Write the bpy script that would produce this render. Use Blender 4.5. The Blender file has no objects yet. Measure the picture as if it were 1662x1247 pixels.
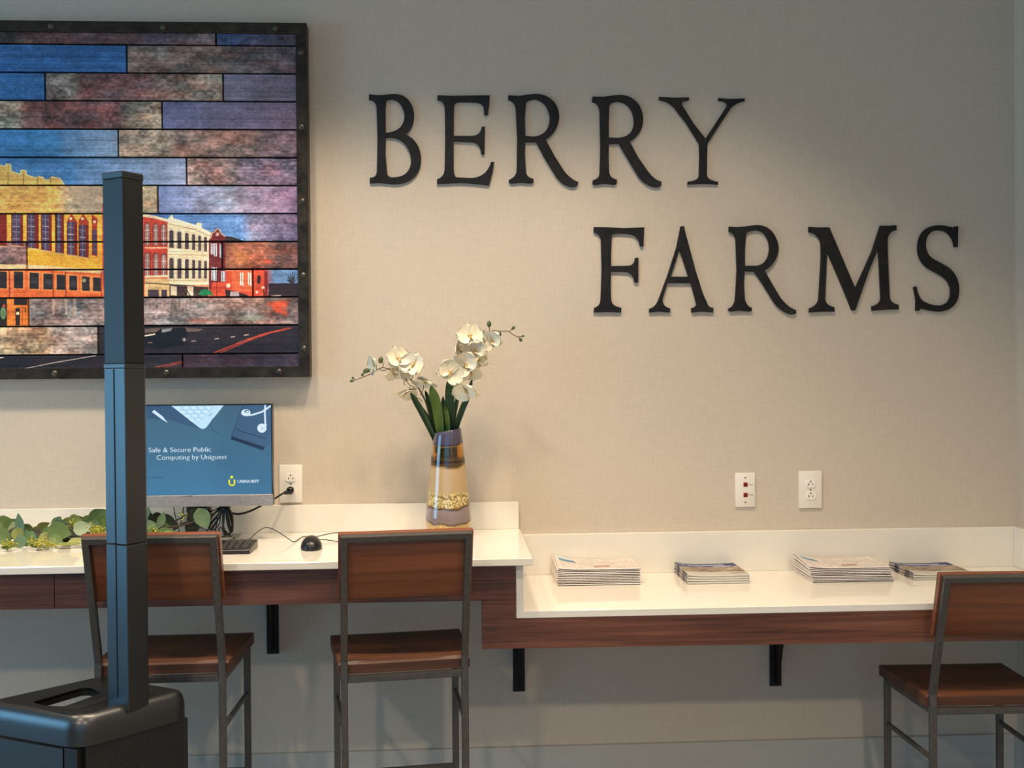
import bpy, bmesh, math, random
import numpy as np
from mathutils import Vector, Matrix, Euler

random.seed(7)
RNG = np.random.default_rng(11)
scene = bpy.context.scene
COL = scene.collection
PI = math.pi

# ------------------------------------------------------------------ camera
F_PX, CX, CY = 1750.0, 831.0, 623.5
YAW, PITCH, ROLL = 0.05354577, 0.00960779, -0.00825057
CAM = Vector((0.0, -3.46328, 1.40887))
_fw = Vector((math.sin(YAW) * math.cos(PITCH), math.cos(YAW) * math.cos(PITCH), -math.sin(PITCH)))
_r0 = Vector((math.cos(YAW), -math.sin(YAW), 0.0))
_u0 = _r0.cross(_fw)
_c, _s = math.cos(ROLL), math.sin(ROLL)
_rt, _up = _r0 * _c + _u0 * _s, _u0 * _c - _r0 * _s
cam_data = bpy.data.cameras.new('camera')
cam_data.sensor_fit = 'HORIZONTAL'
cam_data.sensor_width = 36.0
cam_data.lens = F_PX / 1662.0 * 36.0
cam_data.clip_start = 0.05
cam = bpy.data.objects.new('camera', cam_data)
COL.objects.link(cam)
_m = Matrix(((_rt.x, _up.x, -_fw.x), (_rt.y, _up.y, -_fw.y), (_rt.z, _up.z, -_fw.z))).to_4x4()
_m.translation = CAM
cam.matrix_world = _m
scene.camera = cam

# ------------------------------------------------------------------ exposure, world, lights
vs = scene.view_settings
scene.display_settings.display_device = 'sRGB'
vs.view_transform = 'Standard'
vs.look = 'None'
vs.exposure = 0.42
vs.gamma = 1.0
vs.use_curve_mapping = False
world = bpy.data.worlds.new('world')
scene.world = world
world.use_nodes = True
world.node_tree.nodes['Background'].inputs[0].default_value = (0.35, 0.5, 0.75, 1)
world.node_tree.nodes['Background'].inputs[1].default_value = 0.3


def spot(name, loc, target, watts, color, size_deg, blend, radius=0.03):
    d = bpy.data.lights.new(name, 'SPOT')
    d.energy, d.color = watts, color
    d.spot_size, d.spot_blend = math.radians(size_deg), blend
    d.shadow_soft_size = radius
    o = bpy.data.objects.new(name, d)
    COL.objects.link(o)
    o.location = loc
    o.rotation_euler = (Vector(target) - Vector(loc)).to_track_quat('-Z', 'Y').to_euler()
    return o


def area(name, loc, target, sx, sy, watts, color):
    d = bpy.data.lights.new(name, 'AREA')
    d.shape, d.size, d.size_y = 'RECTANGLE', sx, sy
    d.energy, d.color = watts, color
    o = bpy.data.objects.new(name, d)
    COL.objects.link(o)
    o.location = loc
    o.rotation_euler = (Vector(target) - Vector(loc)).to_track_quat('-Z', 'Y').to_euler()
    return o


WARM = (1.0, 0.82, 0.61)
DAY = (0.24, 0.62, 1.0)
# recessed ceiling downlights: a row before the wall, two further out; the rearmost pair is added warm fill
spot('downlight_or_fill', (-0.77, -0.92, 3.12), (-0.77, -0.72, 0), 64, WARM, 93, 0.5, 0.11)
spot('downlight_or_fill', (-0.06, -0.92, 3.12), (-0.06, -0.72, 0), 88, WARM, 93, 0.5, 0.11)
spot('downlight_or_fill', (0.66, -0.92, 3.12), (0.66, -0.72, 0), 56, WARM, 93, 0.5, 0.11)
spot('downlight_or_fill', (-2.0, -0.92, 3.12), (-2.0, -0.72, 0), 75, WARM, 93, 0.5, 0.11)
spot('downlight_or_fill', (1.25, -2.3, 3.12), (1.25, -2.2, 0), 55, WARM, 125, 0.6, 0.07)
spot('downlight_or_fill', (-1.1, -2.4, 3.12), (-1.1, -2.3, 0), 60, WARM, 125, 0.6, 0.07)
spot('downlight_or_fill', (-1.6, -4.6, 3.12), (-1.6, -4.5, 0), 230, WARM, 140, 0.6, 0.1)  # added fill, no known lamp here: warms chair backs and lower wall
spot('downlight_or_fill', (0.7, -4.6, 3.12), (0.7, -4.5, 0), 230, WARM, 140, 0.6, 0.1)  # second added fill spot, also lifting the general warm light
# daylight coming in at the two window walls behind and left of the viewer
area('daylight', (-1.0, -7.35, 1.55), (-1.0, 0, 1.2), 5.0, 2.4, 30, DAY)
area('daylight', (-5.9, -2.5, 1.45), (0, -2.3, 1.2), 2.6, 2.3, 90, DAY)


# ------------------------------------------------------------------ pixels of the photograph to points in the room
def ray(px, py):
    return _fw + _rt * ((px - CX) / F_PX) - _up * ((py - CY) / F_PX)


def P(px, py, y=0.0):
    d = ray(px, py)
    return CAM + d * ((y - CAM.y) / d.y)


def PZ(px, py, z):
    d = ray(px, py)
    return CAM + d * ((z - CAM.z) / d.z)


# ------------------------------------------------------------------ materials
def srgb(r, g, b):
    def f(c):
        c /= 255.0
        return c / 12.92 if c <= 0.04045 else ((c + 0.055) / 1.055) ** 2.4
    return (f(r), f(g), f(b), 1.0)


def new_mat(name):
    m = bpy.data.materials.new(name)
    m.use_nodes = True
    nt = m.node_tree
    return m, nt, nt.nodes['Principled BSDF']


def plain(name, col, rough=0.5, metal=0.0, spec=0.5, coat=0.0, noise=0.0, nscale=40.0, bump=0.0, trans=0.0, alpha=1.0, sss=0.0):
    m, nt, b = new_mat(name)
    b.inputs['Base Color'].default_value = col
    b.inputs['Roughness'].default_value = rough
    b.inputs['Metallic'].default_value = metal
    b.inputs['Specular IOR Level'].default_value = spec
    b.inputs['Coat Weight'].default_value = coat
    b.inputs['Coat Roughness'].default_value = 0.05
    b.inputs['Transmission Weight'].default_value = trans
    if sss:
        b.inputs['Subsurface Weight'].default_value = sss
        b.inputs['Subsurface Radius'].default_value = (0.01, 0.008, 0.005)
    if noise or bump:
        tc = nt.nodes.new('ShaderNodeTexCoord')
        n = nt.nodes.new('ShaderNodeTexNoise')
        n.inputs['Scale'].default_value = nscale
        n.inputs['Detail'].default_value = 5
        nt.links.new(tc.outputs['Object'], n.inputs['Vector'])
        if noise:
            r = nt.nodes.new('ShaderNodeValToRGB')
            r.color_ramp.elements[0].position = 0.3
            r.color_ramp.elements[1].position = 0.7
            r.color_ramp.elements[0].color = tuple(c * (1 - noise) for c in col[:3]) + (1,)
            r.color_ramp.elements[1].color = tuple(min(1, c * (1 + noise)) for c in col[:3]) + (1,)
            nt.links.new(n.outputs['Fac'], r.inputs['Fac'])
            nt.links.new(r.outputs['Color'], b.inputs['Base Color'])
        if bump:
            bp = nt.nodes.new('ShaderNodeBump')
            bp.inputs['Strength'].default_value = bump
            bp.inputs['Distance'].default_value = 0.001
            nt.links.new(n.outputs['Fac'], bp.inputs['Height'])
            nt.links.new(bp.outputs['Normal'], b.inputs['Normal'])
    return m


def wood(name, dark, mid, light, rough=0.4, along='X', scale=1.0, coat=0.0):
    """grain streaks along one object axis"""
    m, nt, b = new_mat(name)
    L = nt.links.new
    tc = nt.nodes.new('ShaderNodeTexCoord')
    mp = nt.nodes.new('ShaderNodeMapping')
    s = [70.0 * scale] * 3
    s['XYZ'.index(along)] = 2.2 * scale
    mp.inputs['Scale'].default_value = s
    L(tc.outputs['Object'], mp.inputs['Vector'])
    n1 = nt.nodes.new('ShaderNodeTexNoise')
    n1.inputs['Scale'].default_value = 1.0
    n1.inputs['Detail'].default_value = 6
    n1.inputs['Roughness'].default_value = 0.6
    n1.inputs['Distortion'].default_value = 0.6
    L(mp.outputs['Vector'], n1.inputs['Vector'])
    mp2 = nt.nodes.new('ShaderNodeMapping')
    s2 = [16.0 * scale] * 3
    s2['XYZ'.index(along)] = 0.9 * scale
    mp2.inputs['Scale'].default_value = s2
    L(tc.outputs['Object'], mp2.inputs['Vector'])
    n2 = nt.nodes.new('ShaderNodeTexNoise')
    n2.inputs['Scale'].default_value = 1.0
    n2.inputs['Detail'].default_value = 3
    L(mp2.outputs['Vector'], n2.inputs['Vector'])
    mx = nt.nodes.new('ShaderNodeMath')
    mx.operation = 'MULTIPLY_ADD'
    mx.inputs[1].default_value = 0.55
    L(n1.outputs['Fac'], mx.inputs[0])
    m2 = nt.nodes.new('ShaderNodeMath')
    m2.operation = 'MULTIPLY'
    m2.inputs[1].default_value = 0.45
    L(n2.outputs['Fac'], m2.inputs[0])
    L(m2.outputs[0], mx.inputs[2])
    r = nt.nodes.new('ShaderNodeValToRGB')
    e = r.color_ramp.elements
    e[0].position, e[0].color = 0.36, dark
    e[1].position, e[1].color = 0.66, light
    k = e.new(0.5)
    k.color = mid
    L(mx.outputs[0], r.inputs['Fac'])
    L(r.outputs['Color'], b.inputs['Base Color'])
    b.inputs['Roughness'].default_value = rough
    b.inputs['Coat Weight'].default_value = coat
    b.inputs['Coat Roughness'].default_value = 0.2
    bp = nt.nodes.new('ShaderNodeBump')
    bp.inputs['Strength'].default_value = 0.12
    bp.inputs['Distance'].default_value = 0.0008
    L(n1.outputs['Fac'], bp.inputs['Height'])
    L(bp.outputs['Normal'], b.inputs['Normal'])
    return m


def linen(name, col, amp=0.09):
    """woven wall covering: fine horizontal and vertical threads"""
    m, nt, b = new_mat(name)
    L = nt.links.new
    tc = nt.nodes.new('ShaderNodeTexCoord')
    outs = []
    for sc in ((18, 18, 330), (330, 330, 26)):
        mp = nt.nodes.new('ShaderNodeMapping')
        mp.inputs['Scale'].default_value = sc
        L(tc.outputs['Object'], mp.inputs['Vector'])
        n = nt.nodes.new('ShaderNodeTexNoise')
        n.inputs['Scale'].default_value = 1.0
        n.inputs['Detail'].default_value = 3
        L(mp.outputs['Vector'], n.inputs['Vector'])
        outs.append(n.outputs['Fac'])
    ad = nt.nodes.new('ShaderNodeMath')
    ad.operation = 'ADD'
    L(outs[0], ad.inputs[0])
    L(outs[1], ad.inputs[1])
    mr = nt.nodes.new('ShaderNodeMapRange')
    mr.inputs['From Min'].default_value = 0.7
    mr.inputs['From Max'].default_value = 1.3
    mr.inputs['To Min'].default_value = 1 - amp
    mr.inputs['To Max'].default_value = 1 + amp
    L(ad.outputs[0], mr.inputs['Value'])
    vm = nt.nodes.new('ShaderNodeVectorMath')
    vm.operation = 'SCALE'
    vm.inputs[0].default_value = col[:3]
    L(mr.outputs[0], vm.inputs['Scale'])
    L(vm.outputs[0], b.inputs['Base Color'])
    b.inputs['Roughness'].default_value = 0.75
    b.inputs['Specular IOR Level'].default_value = 0.25
    bp = nt.nodes.new('ShaderNodeBump')
    bp.inputs['Strength'].default_value = 0.15
    bp.inputs['Distance'].default_value = 0.0006
    L(ad.outputs[0], bp.inputs['Height'])
    L(bp.outputs['Normal'], b.inputs['Normal'])
    return m


def metal_worn(name, c0, c1, rough=0.45, scale=30.0, metal=0.7):
    m, nt, b = new_mat(name)
    L = nt.links.new
    tc = nt.nodes.new('ShaderNodeTexCoord')
    n = nt.nodes.new('ShaderNodeTexNoise')
    n.inputs['Scale'].default_value = scale
    n.inputs['Detail'].default_value = 8
    n.inputs['Roughness'].default_value = 0.65
    L(tc.outputs['Object'], n.inputs['Vector'])
    r = nt.nodes.new('ShaderNodeValToRGB')
    r.color_ramp.elements[0].position, r.color_ramp.elements[0].color = 0.35, c0
    r.color_ramp.elements[1].position, r.color_ramp.elements[1].color = 0.68, c1
    L(n.outputs['Fac'], r.inputs['Fac'])
    L(r.outputs['Color'], b.inputs['Base Color'])
    b.inputs['Metallic'].default_value = metal
    b.inputs['Roughness'].default_value = rough
    return m


MAT = dict(
    wall=linen('woven_wall_covering', srgb(206, 192, 174), 0.06),
    wall_paint=plain('pale_wall_paint', srgb(206, 192, 174), 0.7, noise=0.02),
    ceiling=plain('ceiling_paint', srgb(225, 220, 210), 0.9, noise=0.02),
    floor=plain('floor_covering', srgb(108, 100, 92), 0.5, noise=0.15, nscale=8),
    baseboard=plain('baseboard_paint', srgb(192, 188, 178), 0.5, noise=0.03),
    quartz=plain('white_quartz', srgb(238, 231, 217), 0.09, noise=0.015, nscale=25, coat=0.2),
    walnut=wood('walnut_veneer', srgb(62, 32, 21), srgb(98, 56, 40), srgb(128, 80, 60), 0.45, scale=1.4),
    chairwood=wood('stained_chair_wood', srgb(90, 48, 28), srgb(122, 68, 41), srgb(140, 82, 53), 0.38, scale=0.8),
    seatwood=wood('stained_seat_wood', srgb(60, 34, 22), srgb(84, 48, 29), srgb(98, 58, 36), 0.5, scale=0.8),
    steel=metal_worn('brushed_grey_steel', srgb(84, 80, 76), srgb(100, 96, 91), 0.40, 90, 0.55),
    blackiron=metal_worn('black_bracket_steel', srgb(12, 12, 13), srgb(24, 23, 23), 0.5, 40, 0.3),
    frame=metal_worn('riveted_frame_steel', srgb(40, 35, 30), srgb(74, 65, 54), 0.45, 22, 0.7),
    bolt=metal_worn('bolt_steel', srgb(78, 72, 64), srgb(112, 104, 92), 0.35, 50, 0.8),
    letter=metal_worn('blackened_letter_steel', srgb(22, 20, 19), srgb(46, 42, 40), 0.45, 16, 0.5),
    joint=plain('black_joint', srgb(10, 9, 10), 0.8, noise=0.2),
    plastic=plain('black_speaker_plastic', srgb(17, 20, 22), 0.33, spec=1.0, bump=0.15, nscale=500),
    arrayplastic=plain('array_plastic', srgb(14, 16, 18), 0.5, spec=0.7, bump=0.15, nscale=500),
    plastic_matte=plain('matte_black_plastic', srgb(16, 16, 17), 0.6, spec=0.4, bump=0.2, nscale=400),
    blackplastic=plain('black_plastic', srgb(22, 22, 24), 0.3, noise=0.05),
    keyplastic=plain('key_plastic', srgb(58, 54, 50), 0.4, noise=0.05),
    cable=plain('cable_rubber', srgb(18, 17, 17), 0.45, noise=0.05),
    silver=metal_worn('silver_plastic', srgb(150, 147, 145), srgb(168, 165, 162), 0.4, 120, 0.35),
    plate=plain('ivory_white_plate', srgb(238, 230, 216), 0.3, noise=0.01),
    receptacle=plain('white_receptacle', srgb(245, 238, 226), 0.3, noise=0.01),
    slot=plain('dark_slot', srgb(30, 26, 22), 0.8, noise=0.05),
    jackred=plain('red_jack', srgb(170, 22, 20), 0.35, noise=0.05),
    jackdark=plain('dark_red_jack', srgb(80, 8, 8), 0.6, noise=0.05),
    screw=plain('grey_screw', srgb(140, 132, 120), 0.35, metal=0.6, noise=0.05),
    petal=plain('ivory_petal', srgb(242, 232, 206), 0.55, noise=0.03, nscale=60, sss=0.25),
    lip=plain('orchid_lip', srgb(226, 184, 108), 0.5, noise=0.35, nscale=160),
    bud=plain('green_bud', srgb(84, 96, 62), 0.5, noise=0.2, nscale=80),
    stalk=plain('brown_green_stalk', srgb(88, 76, 44), 0.5, noise=0.2, nscale=60),
    twig=plain('dark_twig', srgb(64, 52, 36), 0.6, noise=0.25, nscale=60),
    paper=plain('newsprint', srgb(232, 222, 216), 0.8, noise=0.05, nscale=60),
    ink=plain('printed_band', srgb(36, 28, 26), 0.8, noise=0.9, nscale=70),
    pages=plain('magazine_pages', srgb(206, 202, 192), 0.6, noise=0.06, nscale=300),
    glasspane=plain('window_glass', (1, 1, 1, 1), 0.02, noise=0.0, trans=1.0),
)


def leaf_mat(name, c0, c1):
    return metal_worn(name, c0, c1, 0.5, 14, 0.0)


LEAFM = [leaf_mat('eucalyptus_leaf_deep', srgb(82, 104, 50), srgb(106, 128, 68)),
         leaf_mat('eucalyptus_leaf_blue', srgb(90, 118, 88), srgb(116, 142, 108)),
         leaf_mat('eucalyptus_leaf_olive', srgb(128, 134, 62), srgb(152, 156, 84)),
         leaf_mat('eucalyptus_leaf_pale', srgb(148, 162, 122), srgb(168, 178, 140)),
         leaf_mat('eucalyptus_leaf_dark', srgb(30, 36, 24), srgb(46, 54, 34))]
BLADEM = [leaf_mat('strap_leaf_dark', srgb(26, 52, 24), srgb(44, 74, 32)),
          leaf_mat('strap_leaf_bright', srgb(70, 100, 32), srgb(96, 122, 44))]
SPRIG = plain('yellow_green_sprig', srgb(176, 172, 64), 0.6, noise=0.3, nscale=90)

# speaker grille: fine perforation in the surface relief and colour
_gm, _nt, _b = new_mat('perforated_grille')
_tc = _nt.nodes.new('ShaderNodeTexCoord')
_vm = _nt.nodes.new('ShaderNodeVectorMath'); _vm.operation = 'SCALE'; _vm.inputs['Scale'].default_value = 165.0
_nt.links.new(_tc.outputs['UV'], _vm.inputs[0])
_vo = _nt.nodes.new('ShaderNodeTexVoronoi'); _vo.inputs['Randomness'].default_value = 0.0; _vo.voronoi_dimensions = '2D'
_vo.inputs['Scale'].default_value = 1.0
_nt.links.new(_vm.outputs[0], _vo.inputs['Vector'])
_rp = _nt.nodes.new('ShaderNodeValToRGB')
_rp.color_ramp.elements[0].position, _rp.color_ramp.elements[0].color = 0.36, (0.002, 0.002, 0.002, 1)
_rp.color_ramp.elements[1].position, _rp.color_ramp.elements[1].color = 0.46, (0.014, 0.0155, 0.018, 1)
_nt.links.new(_vo.outputs['Distance'], _rp.inputs['Fac'])
_nt.links.new(_rp.outputs['Color'], _b.inputs['Base Color'])
_b.inputs['Roughness'].default_value = 0.5
_bp = _nt.nodes.new('ShaderNodeBump'); _bp.inputs['Strength'].default_value = 0.6; _bp.inputs['Distance'].default_value = 0.001
_nt.links.new(_rp.outputs['Color'], _bp.inputs['Height'])
_nt.links.new(_bp.outputs['Normal'], _b.inputs['Normal'])
MAT['grille'] = _gm


# ------------------------------------------------------------------ mesh building
def root_matrix(o):
    m = Matrix.Identity(4)
    while o is not None:
        m = o.matrix_basis @ m
        o = o.parent
    return m


class MB:
    """collects shapes; build() links them as one mesh object"""

    def __init__(self):
        self.v, self.f, self.mi, self.uv = [], [], [], {}

    def add(self, verts, faces, mat=0):
        n = len(self.v)
        self.v += [Vector(p) for p in verts]
        for f in faces:
            self.f.append([i + n for i in f])
            self.mi.append(mat)
        return self

    def box(self, lo, hi, mat=0, bevel=0.0, seg=1, xf=None):
        bm = bmesh.new()
        lo, hi = Vector(lo), Vector(hi)
        bmesh.ops.create_cube(bm, size=1.0)
        d, c = hi - lo, (hi + lo) / 2
        for v in bm.verts:
            v.co = Vector((v.co.x * d.x, v.co.y * d.y, v.co.z * d.z)) + c
        if bevel:
            bmesh.ops.bevel(bm, geom=bm.edges[:], offset=bevel, segments=seg, affect='EDGES', profile=0.5)
        return self._bm(bm, mat, xf)

    def _bm(self, bm, mat, xf=None):
        bm.verts.index_update()
        self.add([(xf @ v.co) if xf else v.co.copy() for v in bm.verts], [[v.index for v in f.verts] for f in bm.faces], mat)
        bm.free()
        return self

    def tube(self, pts, r, seg=8, mat=0, cap=True):
        pts = [Vector(p) for p in pts]
        rs = r if isinstance(r, (list, tuple)) else [r] * len(pts)
        n = len(pts)
        ring0 = len(self.v)
        up = None
        for i, p in enumerate(pts):
            t = (pts[min(i + 1, n - 1)] - pts[max(i - 1, 0)])
            if t.length < 1e-9:
                t = Vector((0, 0, 1))
            t.normalize()
            if up is None:
                up = Vector((0, 0, 1)) if abs(t.z) < 0.9 else Vector((1, 0, 0))
            a = t.cross(up).normalized()
            b = a.cross(t).normalized()
            up = b
            for k in range(seg):
                w = 2 * PI * k / seg
                self.v.append(p + (a * math.cos(w) + b * math.sin(w)) * rs[i])
        for i in range(n - 1):
            for k in range(seg):
                a0, a1 = ring0 + i * seg + k, ring0 + i * seg + (k + 1) % seg
                self.f.append([a0, a1, a1 + seg, a0 + seg])
                self.mi.append(mat)
        if cap:
            self.f.append([ring0 + k for k in range(seg)][::-1]); self.mi.append(mat)
            self.f.append([ring0 + (n - 1) * seg + k for k in range(seg)]); self.mi.append(mat)
        return self

    def bar(self, a, b, w, h, upv=(0, 0, 1), mat=0, bevel=0.0015):
        """square bar from a to b; w across, h along upv"""
        a, b = Vector(a), Vector(b)
        t = (b - a)
        ln = t.length
        t.normalize()
        up = Vector(upv)
        s = t.cross(up).normalized()
        up = s.cross(t).normalized()
        xf = Matrix(((s.x, t.x, up.x), (s.y, t.y, up.y), (s.z, t.z, up.z))).to_4x4()
        xf.translation = a
        return self.box((-w / 2, 0, -h / 2), (w / 2, ln, h / 2), mat, bevel, 1, xf)

    def lathe(self, prof, seg=48, mat=0, origin=(0, 0, 0)):
        o = Vector(origin)
        base = len(self.v)
        for (r, z) in prof:
            for k in range(seg):
                w = 2 * PI * k / seg
                self.v.append(o + Vector((r * math.cos(w), r * math.sin(w), z)))
        for i in range(len(prof) - 1):
            for k in range(seg):
                a0, a1 = base + i * seg + k, base + i * seg + (k + 1) % seg
                self.f.append([a0, a1, a1 + seg, a0 + seg])
                self.mi.append(mat)
        return self

    def prism(self, poly, z0, z1, mat=0, bevel=0.0, xf=None, seg=2):
        bm = bmesh.new()
        vs_ = [bm.verts.new((p[0], p[1], z0)) for p in poly]
        f = bm.faces.new(vs_)
        r = bmesh.ops.extrude_face_region(bm, geom=[f])
        for e in r['geom']:
            if isinstance(e, bmesh.types.BMVert):
                e.co.z = z1
        bmesh.ops.recalc_face_normals(bm, faces=bm.faces[:])
        if bevel:
            bmesh.ops.bevel(bm, geom=bm.edges[:], offset=bevel, segments=seg, affect='EDGES', profile=0.5)
        return self._bm(bm, mat, xf)

    def sphere(self, c, r, sx=1, sy=1, sz=1, seg=12, rings=8, mat=0, rot=None):
        bm = bmesh.new()
        bmesh.ops.create_uvsphere(bm, u_segments=seg, v_segments=rings, radius=r)
        q = rot if rot is not None else Matrix.Identity(3)
        for v in bm.verts:
            v.co = q @ Vector((v.co.x * sx, v.co.y * sy, v.co.z * sz)) + Vector(c)
        return self._bm(bm, mat)

    def build(self, name, mats, parent=None, world=True, smooth=False, uvf=None):
        me = bpy.data.meshes.new(name)
        if not isinstance(mats, (list, tuple)):
            mats = [mats]
        vs_ = self.v
        o = bpy.data.objects.new(name, me)
        if parent is not None:
            if world:
                inv = root_matrix(parent).inverted()
                vs_ = [inv @ p for p in vs_]
            o.parent = parent
        elif world:
            xs, ys, zs = [p.x for p in vs_], [p.y for p in vs_], [p.z for p in vs_]
            c = Vector(((min(xs) + max(xs)) / 2, (min(ys) + max(ys)) / 2, min(zs)))
            o.location = c
            vs_ = [p - c for p in vs_]
        me.from_pydata([tuple(p) for p in vs_], [], self.f)
        for m in mats:
            me.materials.append(m)
        if len(mats) > 1:
            me.polygons.foreach_set('material_index', self.mi)
        if smooth:
            me.polygons.foreach_set('use_smooth', [True] * len(me.polygons))
            if smooth != 'all':
                me.set_sharp_from_angle(angle=math.radians(40))
        if uvf is not None:
            uvl = me.uv_layers.new(name='UVMap')
            for lp in me.loops:
                uvl.data[lp.index].uv = uvf(self.v[lp.vertex_index])
        me.update()
        bm = bmesh.new()
        bm.from_mesh(me)
        bmesh.ops.recalc_face_normals(bm, faces=bm.faces[:])
        bm.to_mesh(me)
        bm.free()
        COL.objects.link(o)
        return o


def tag(o, label=None, cat=None, group=None, kind=None):
    if label: o['label'] = label
    if cat: o['category'] = cat
    if group: o['group'] = group
    if kind: o['kind'] = kind
    return o


def thing(name, label, cat, loc=(0, 0, 0), rotz=0.0, group=None):
    o = bpy.data.objects.new(name, None)
    o.empty_display_size = 0.05
    COL.objects.link(o)
    o.location = loc
    o.rotation_euler = (0, 0, rotz)
    return tag(o, label, cat, group)


def copy_tree(o, parent=None):
    c = o.copy()
    COL.objects.link(c)
    c.parent = parent
    for ch in list(o.children):
        copy_tree(ch, c)
    return c


def smooth_path(pts, n=8):
    pts = [Vector(p) for p in pts]
    out = []
    for i in range(len(pts) - 1):
        p0, p1, p2, p3 = pts[max(i - 1, 0)], pts[i], pts[i + 1], pts[min(i + 2, len(pts) - 1)]
        for k in range(n):
            t = k / n
            out.append(0.5 * ((2 * p1) + (p2 - p0) * t + (2 * p0 - 5 * p1 + 4 * p2 - p3) * t * t + (3 * p1 - p0 - 3 * p2 + p3) * t ** 3))
    out.append(pts[-1])
    return out


def curve_solid(loops, half, bevel=0.0):
    """filled 2D outline (with holes) given depth; returns (verts, faces) in XY, centred on z = 0"""
    cu = bpy.data.curves.new('outline', 'CURVE')
    cu.dimensions = '2D'
    cu.fill_mode = 'BOTH'
    cu.extrude = half - bevel
    cu.bevel_depth = bevel
    cu.bevel_resolution = 1
    cu.offset = -bevel
    for lp in loops:
        s = cu.splines.new('POLY')
        s.points.add(len(lp) - 1)
        for i, p in enumerate(lp):
            s.points[i].co = (p[0], p[1], 0, 1)
        s.use_cyclic_u = True
    o = bpy.data.objects.new('outline', cu)
    COL.objects.link(o)
    bpy.context.view_layer.update()
    dg = bpy.context.evaluated_depsgraph_get()
    me = bpy.data.meshes.new_from_object(o.evaluated_get(dg))
    vs_ = [v.co.copy() for v in me.vertices]
    fs = [list(p.vertices) for p in me.polygons]
    bpy.data.objects.remove(o)
    bpy.data.curves.remove(cu)
    bpy.data.meshes.remove(me)
    return vs_, fs


def text_tris(s, bold=0.0):
    cu = bpy.data.curves.new('lettering', 'FONT')
    cu.body = s
    cu.size = 1.0
    cu.offset = bold
    o = bpy.data.objects.new('lettering', cu)
    COL.objects.link(o)
    bpy.context.view_layer.update()
    dg = bpy.context.evaluated_depsgraph_get()
    me = bpy.data.meshes.new_from_object(o.evaluated_get(dg))
    me.calc_loop_triangles()
    tr = [[(me.vertices[i].co.x, me.vertices[i].co.y) for i in t.vertices] for t in me.loop_triangles]
    bpy.data.objects.remove(o)
    bpy.data.curves.remove(cu)
    bpy.data.meshes.remove(me)
    return tr


# ------------------------------------------------------------------ flat prints, painted in numpy
class Print:
    def __init__(self, w, h, tf=None):
        self.w, self.h = w, h
        self.a = np.zeros((h, w, 3), np.float32)
        self.tf = tf or (lambda p: p)

    def poly(self, pts, col, alpha=1.0):
        p = np.array([self.tf(q) for q in pts], np.float64)
        x0, x1 = int(max(0, math.floor(p[:, 0].min()))), int(min(self.w, math.ceil(p[:, 0].max()) + 1))
        y0, y1 = int(max(0, math.floor(p[:, 1].min()))), int(min(self.h, math.ceil(p[:, 1].max()) + 1))
        if x1 <= x0 or y1 <= y0:
            return
        acc = np.zeros((y1 - y0, x1 - x0), np.float32)
        for ox, oy in ((0.25, 0.25), (0.75, 0.75)):
            X, Y = np.meshgrid(np.arange(x0, x1) + ox, np.arange(y0, y1) + oy)
            ins = np.zeros(X.shape, bool)
            n = len(p)
            for i in range(n):
                (xa, ya), (xb, yb) = p[i], p[(i + 1) % n]
                if ya == yb:
                    continue
                c = (ya > Y) != (yb > Y)
                ins ^= c & (X < (xb - xa) * (Y - ya) / (yb - ya) + xa)
            acc += ins * 0.5
        acc = (acc * alpha)[..., None]
        sl = self.a[y0:y1, x0:x1]
        sl[...] = sl * (1 - acc) + np.array(col, np.float32) / 255.0 * acc

    def line(self, pts, w, col, alpha=1.0):
        for (xa, ya), (xb, yb) in zip(pts[:-1], pts[1:]):
            d = math.hypot(xb - xa, yb - ya) or 1
            nx, ny = -(yb - ya) / d * w / 2, (xb - xa) / d * w / 2
            self.poly([(xa + nx, ya + ny), (xb + nx, yb + ny), (xb - nx, yb - ny), (xa - nx, ya - ny)], col, alpha)

    def disc(self, c, r, col, alpha=1.0, ry=None):
        ry = ry or r
        self.poly([(c[0] + r * math.cos(2 * PI * k / 28), c[1] + ry * math.sin(2 * PI * k / 28)) for k in range(28)], col, alpha)

    def text(self, s, x0, x1, base, col, cap=None, bold=0.0):
        tr = text_tris(s, bold)
        xs = [p[0] for t in tr for p in t]
        lo, hi = min(xs), max(xs)
        k = (x1 - x0) / (hi - lo)
        ky = k if cap is None else cap / 0.7
        for t in tr:
            self.poly([(x0 + (p[0] - lo) * k, base - p[1] * ky) for p in t], col)

    def image(self, name):
        img = bpy.data.images.new(name, self.w, self.h)
        rgba = np.ones((self.h, self.w, 4), np.float32)
        rgba[..., :3] = np.clip(self.a, 0, 1)
        img.pixels.foreach_set(np.ascontiguousarray(rgba[::-1]).ravel())
        img.update()
        return img


def vnoise(h, w, ch, cw):
    """smooth value noise with cells ch x cw pixels"""
    gh, gw = int(h / ch) + 3, int(w / cw) + 3
    g = RNG.random((gh, gw)).astype(np.float32)
    y, x = np.arange(h) / ch, np.arange(w) / cw
    yi, xi = y.astype(int), x.astype(int)
    fy, fx = (y - yi), (x - xi)
    fy, fx = (fy * fy * (3 - 2 * fy))[:, None], (fx * fx * (3 - 2 * fx))[None, :]
    a, b = g[yi][:, xi], g[yi][:, xi + 1]
    c, d = g[yi + 1][:, xi], g[yi + 1][:, xi + 1]
    return (a * (1 - fx) + b * fx) * (1 - fy) + (c * (1 - fx) + d * fx) * fy


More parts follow.
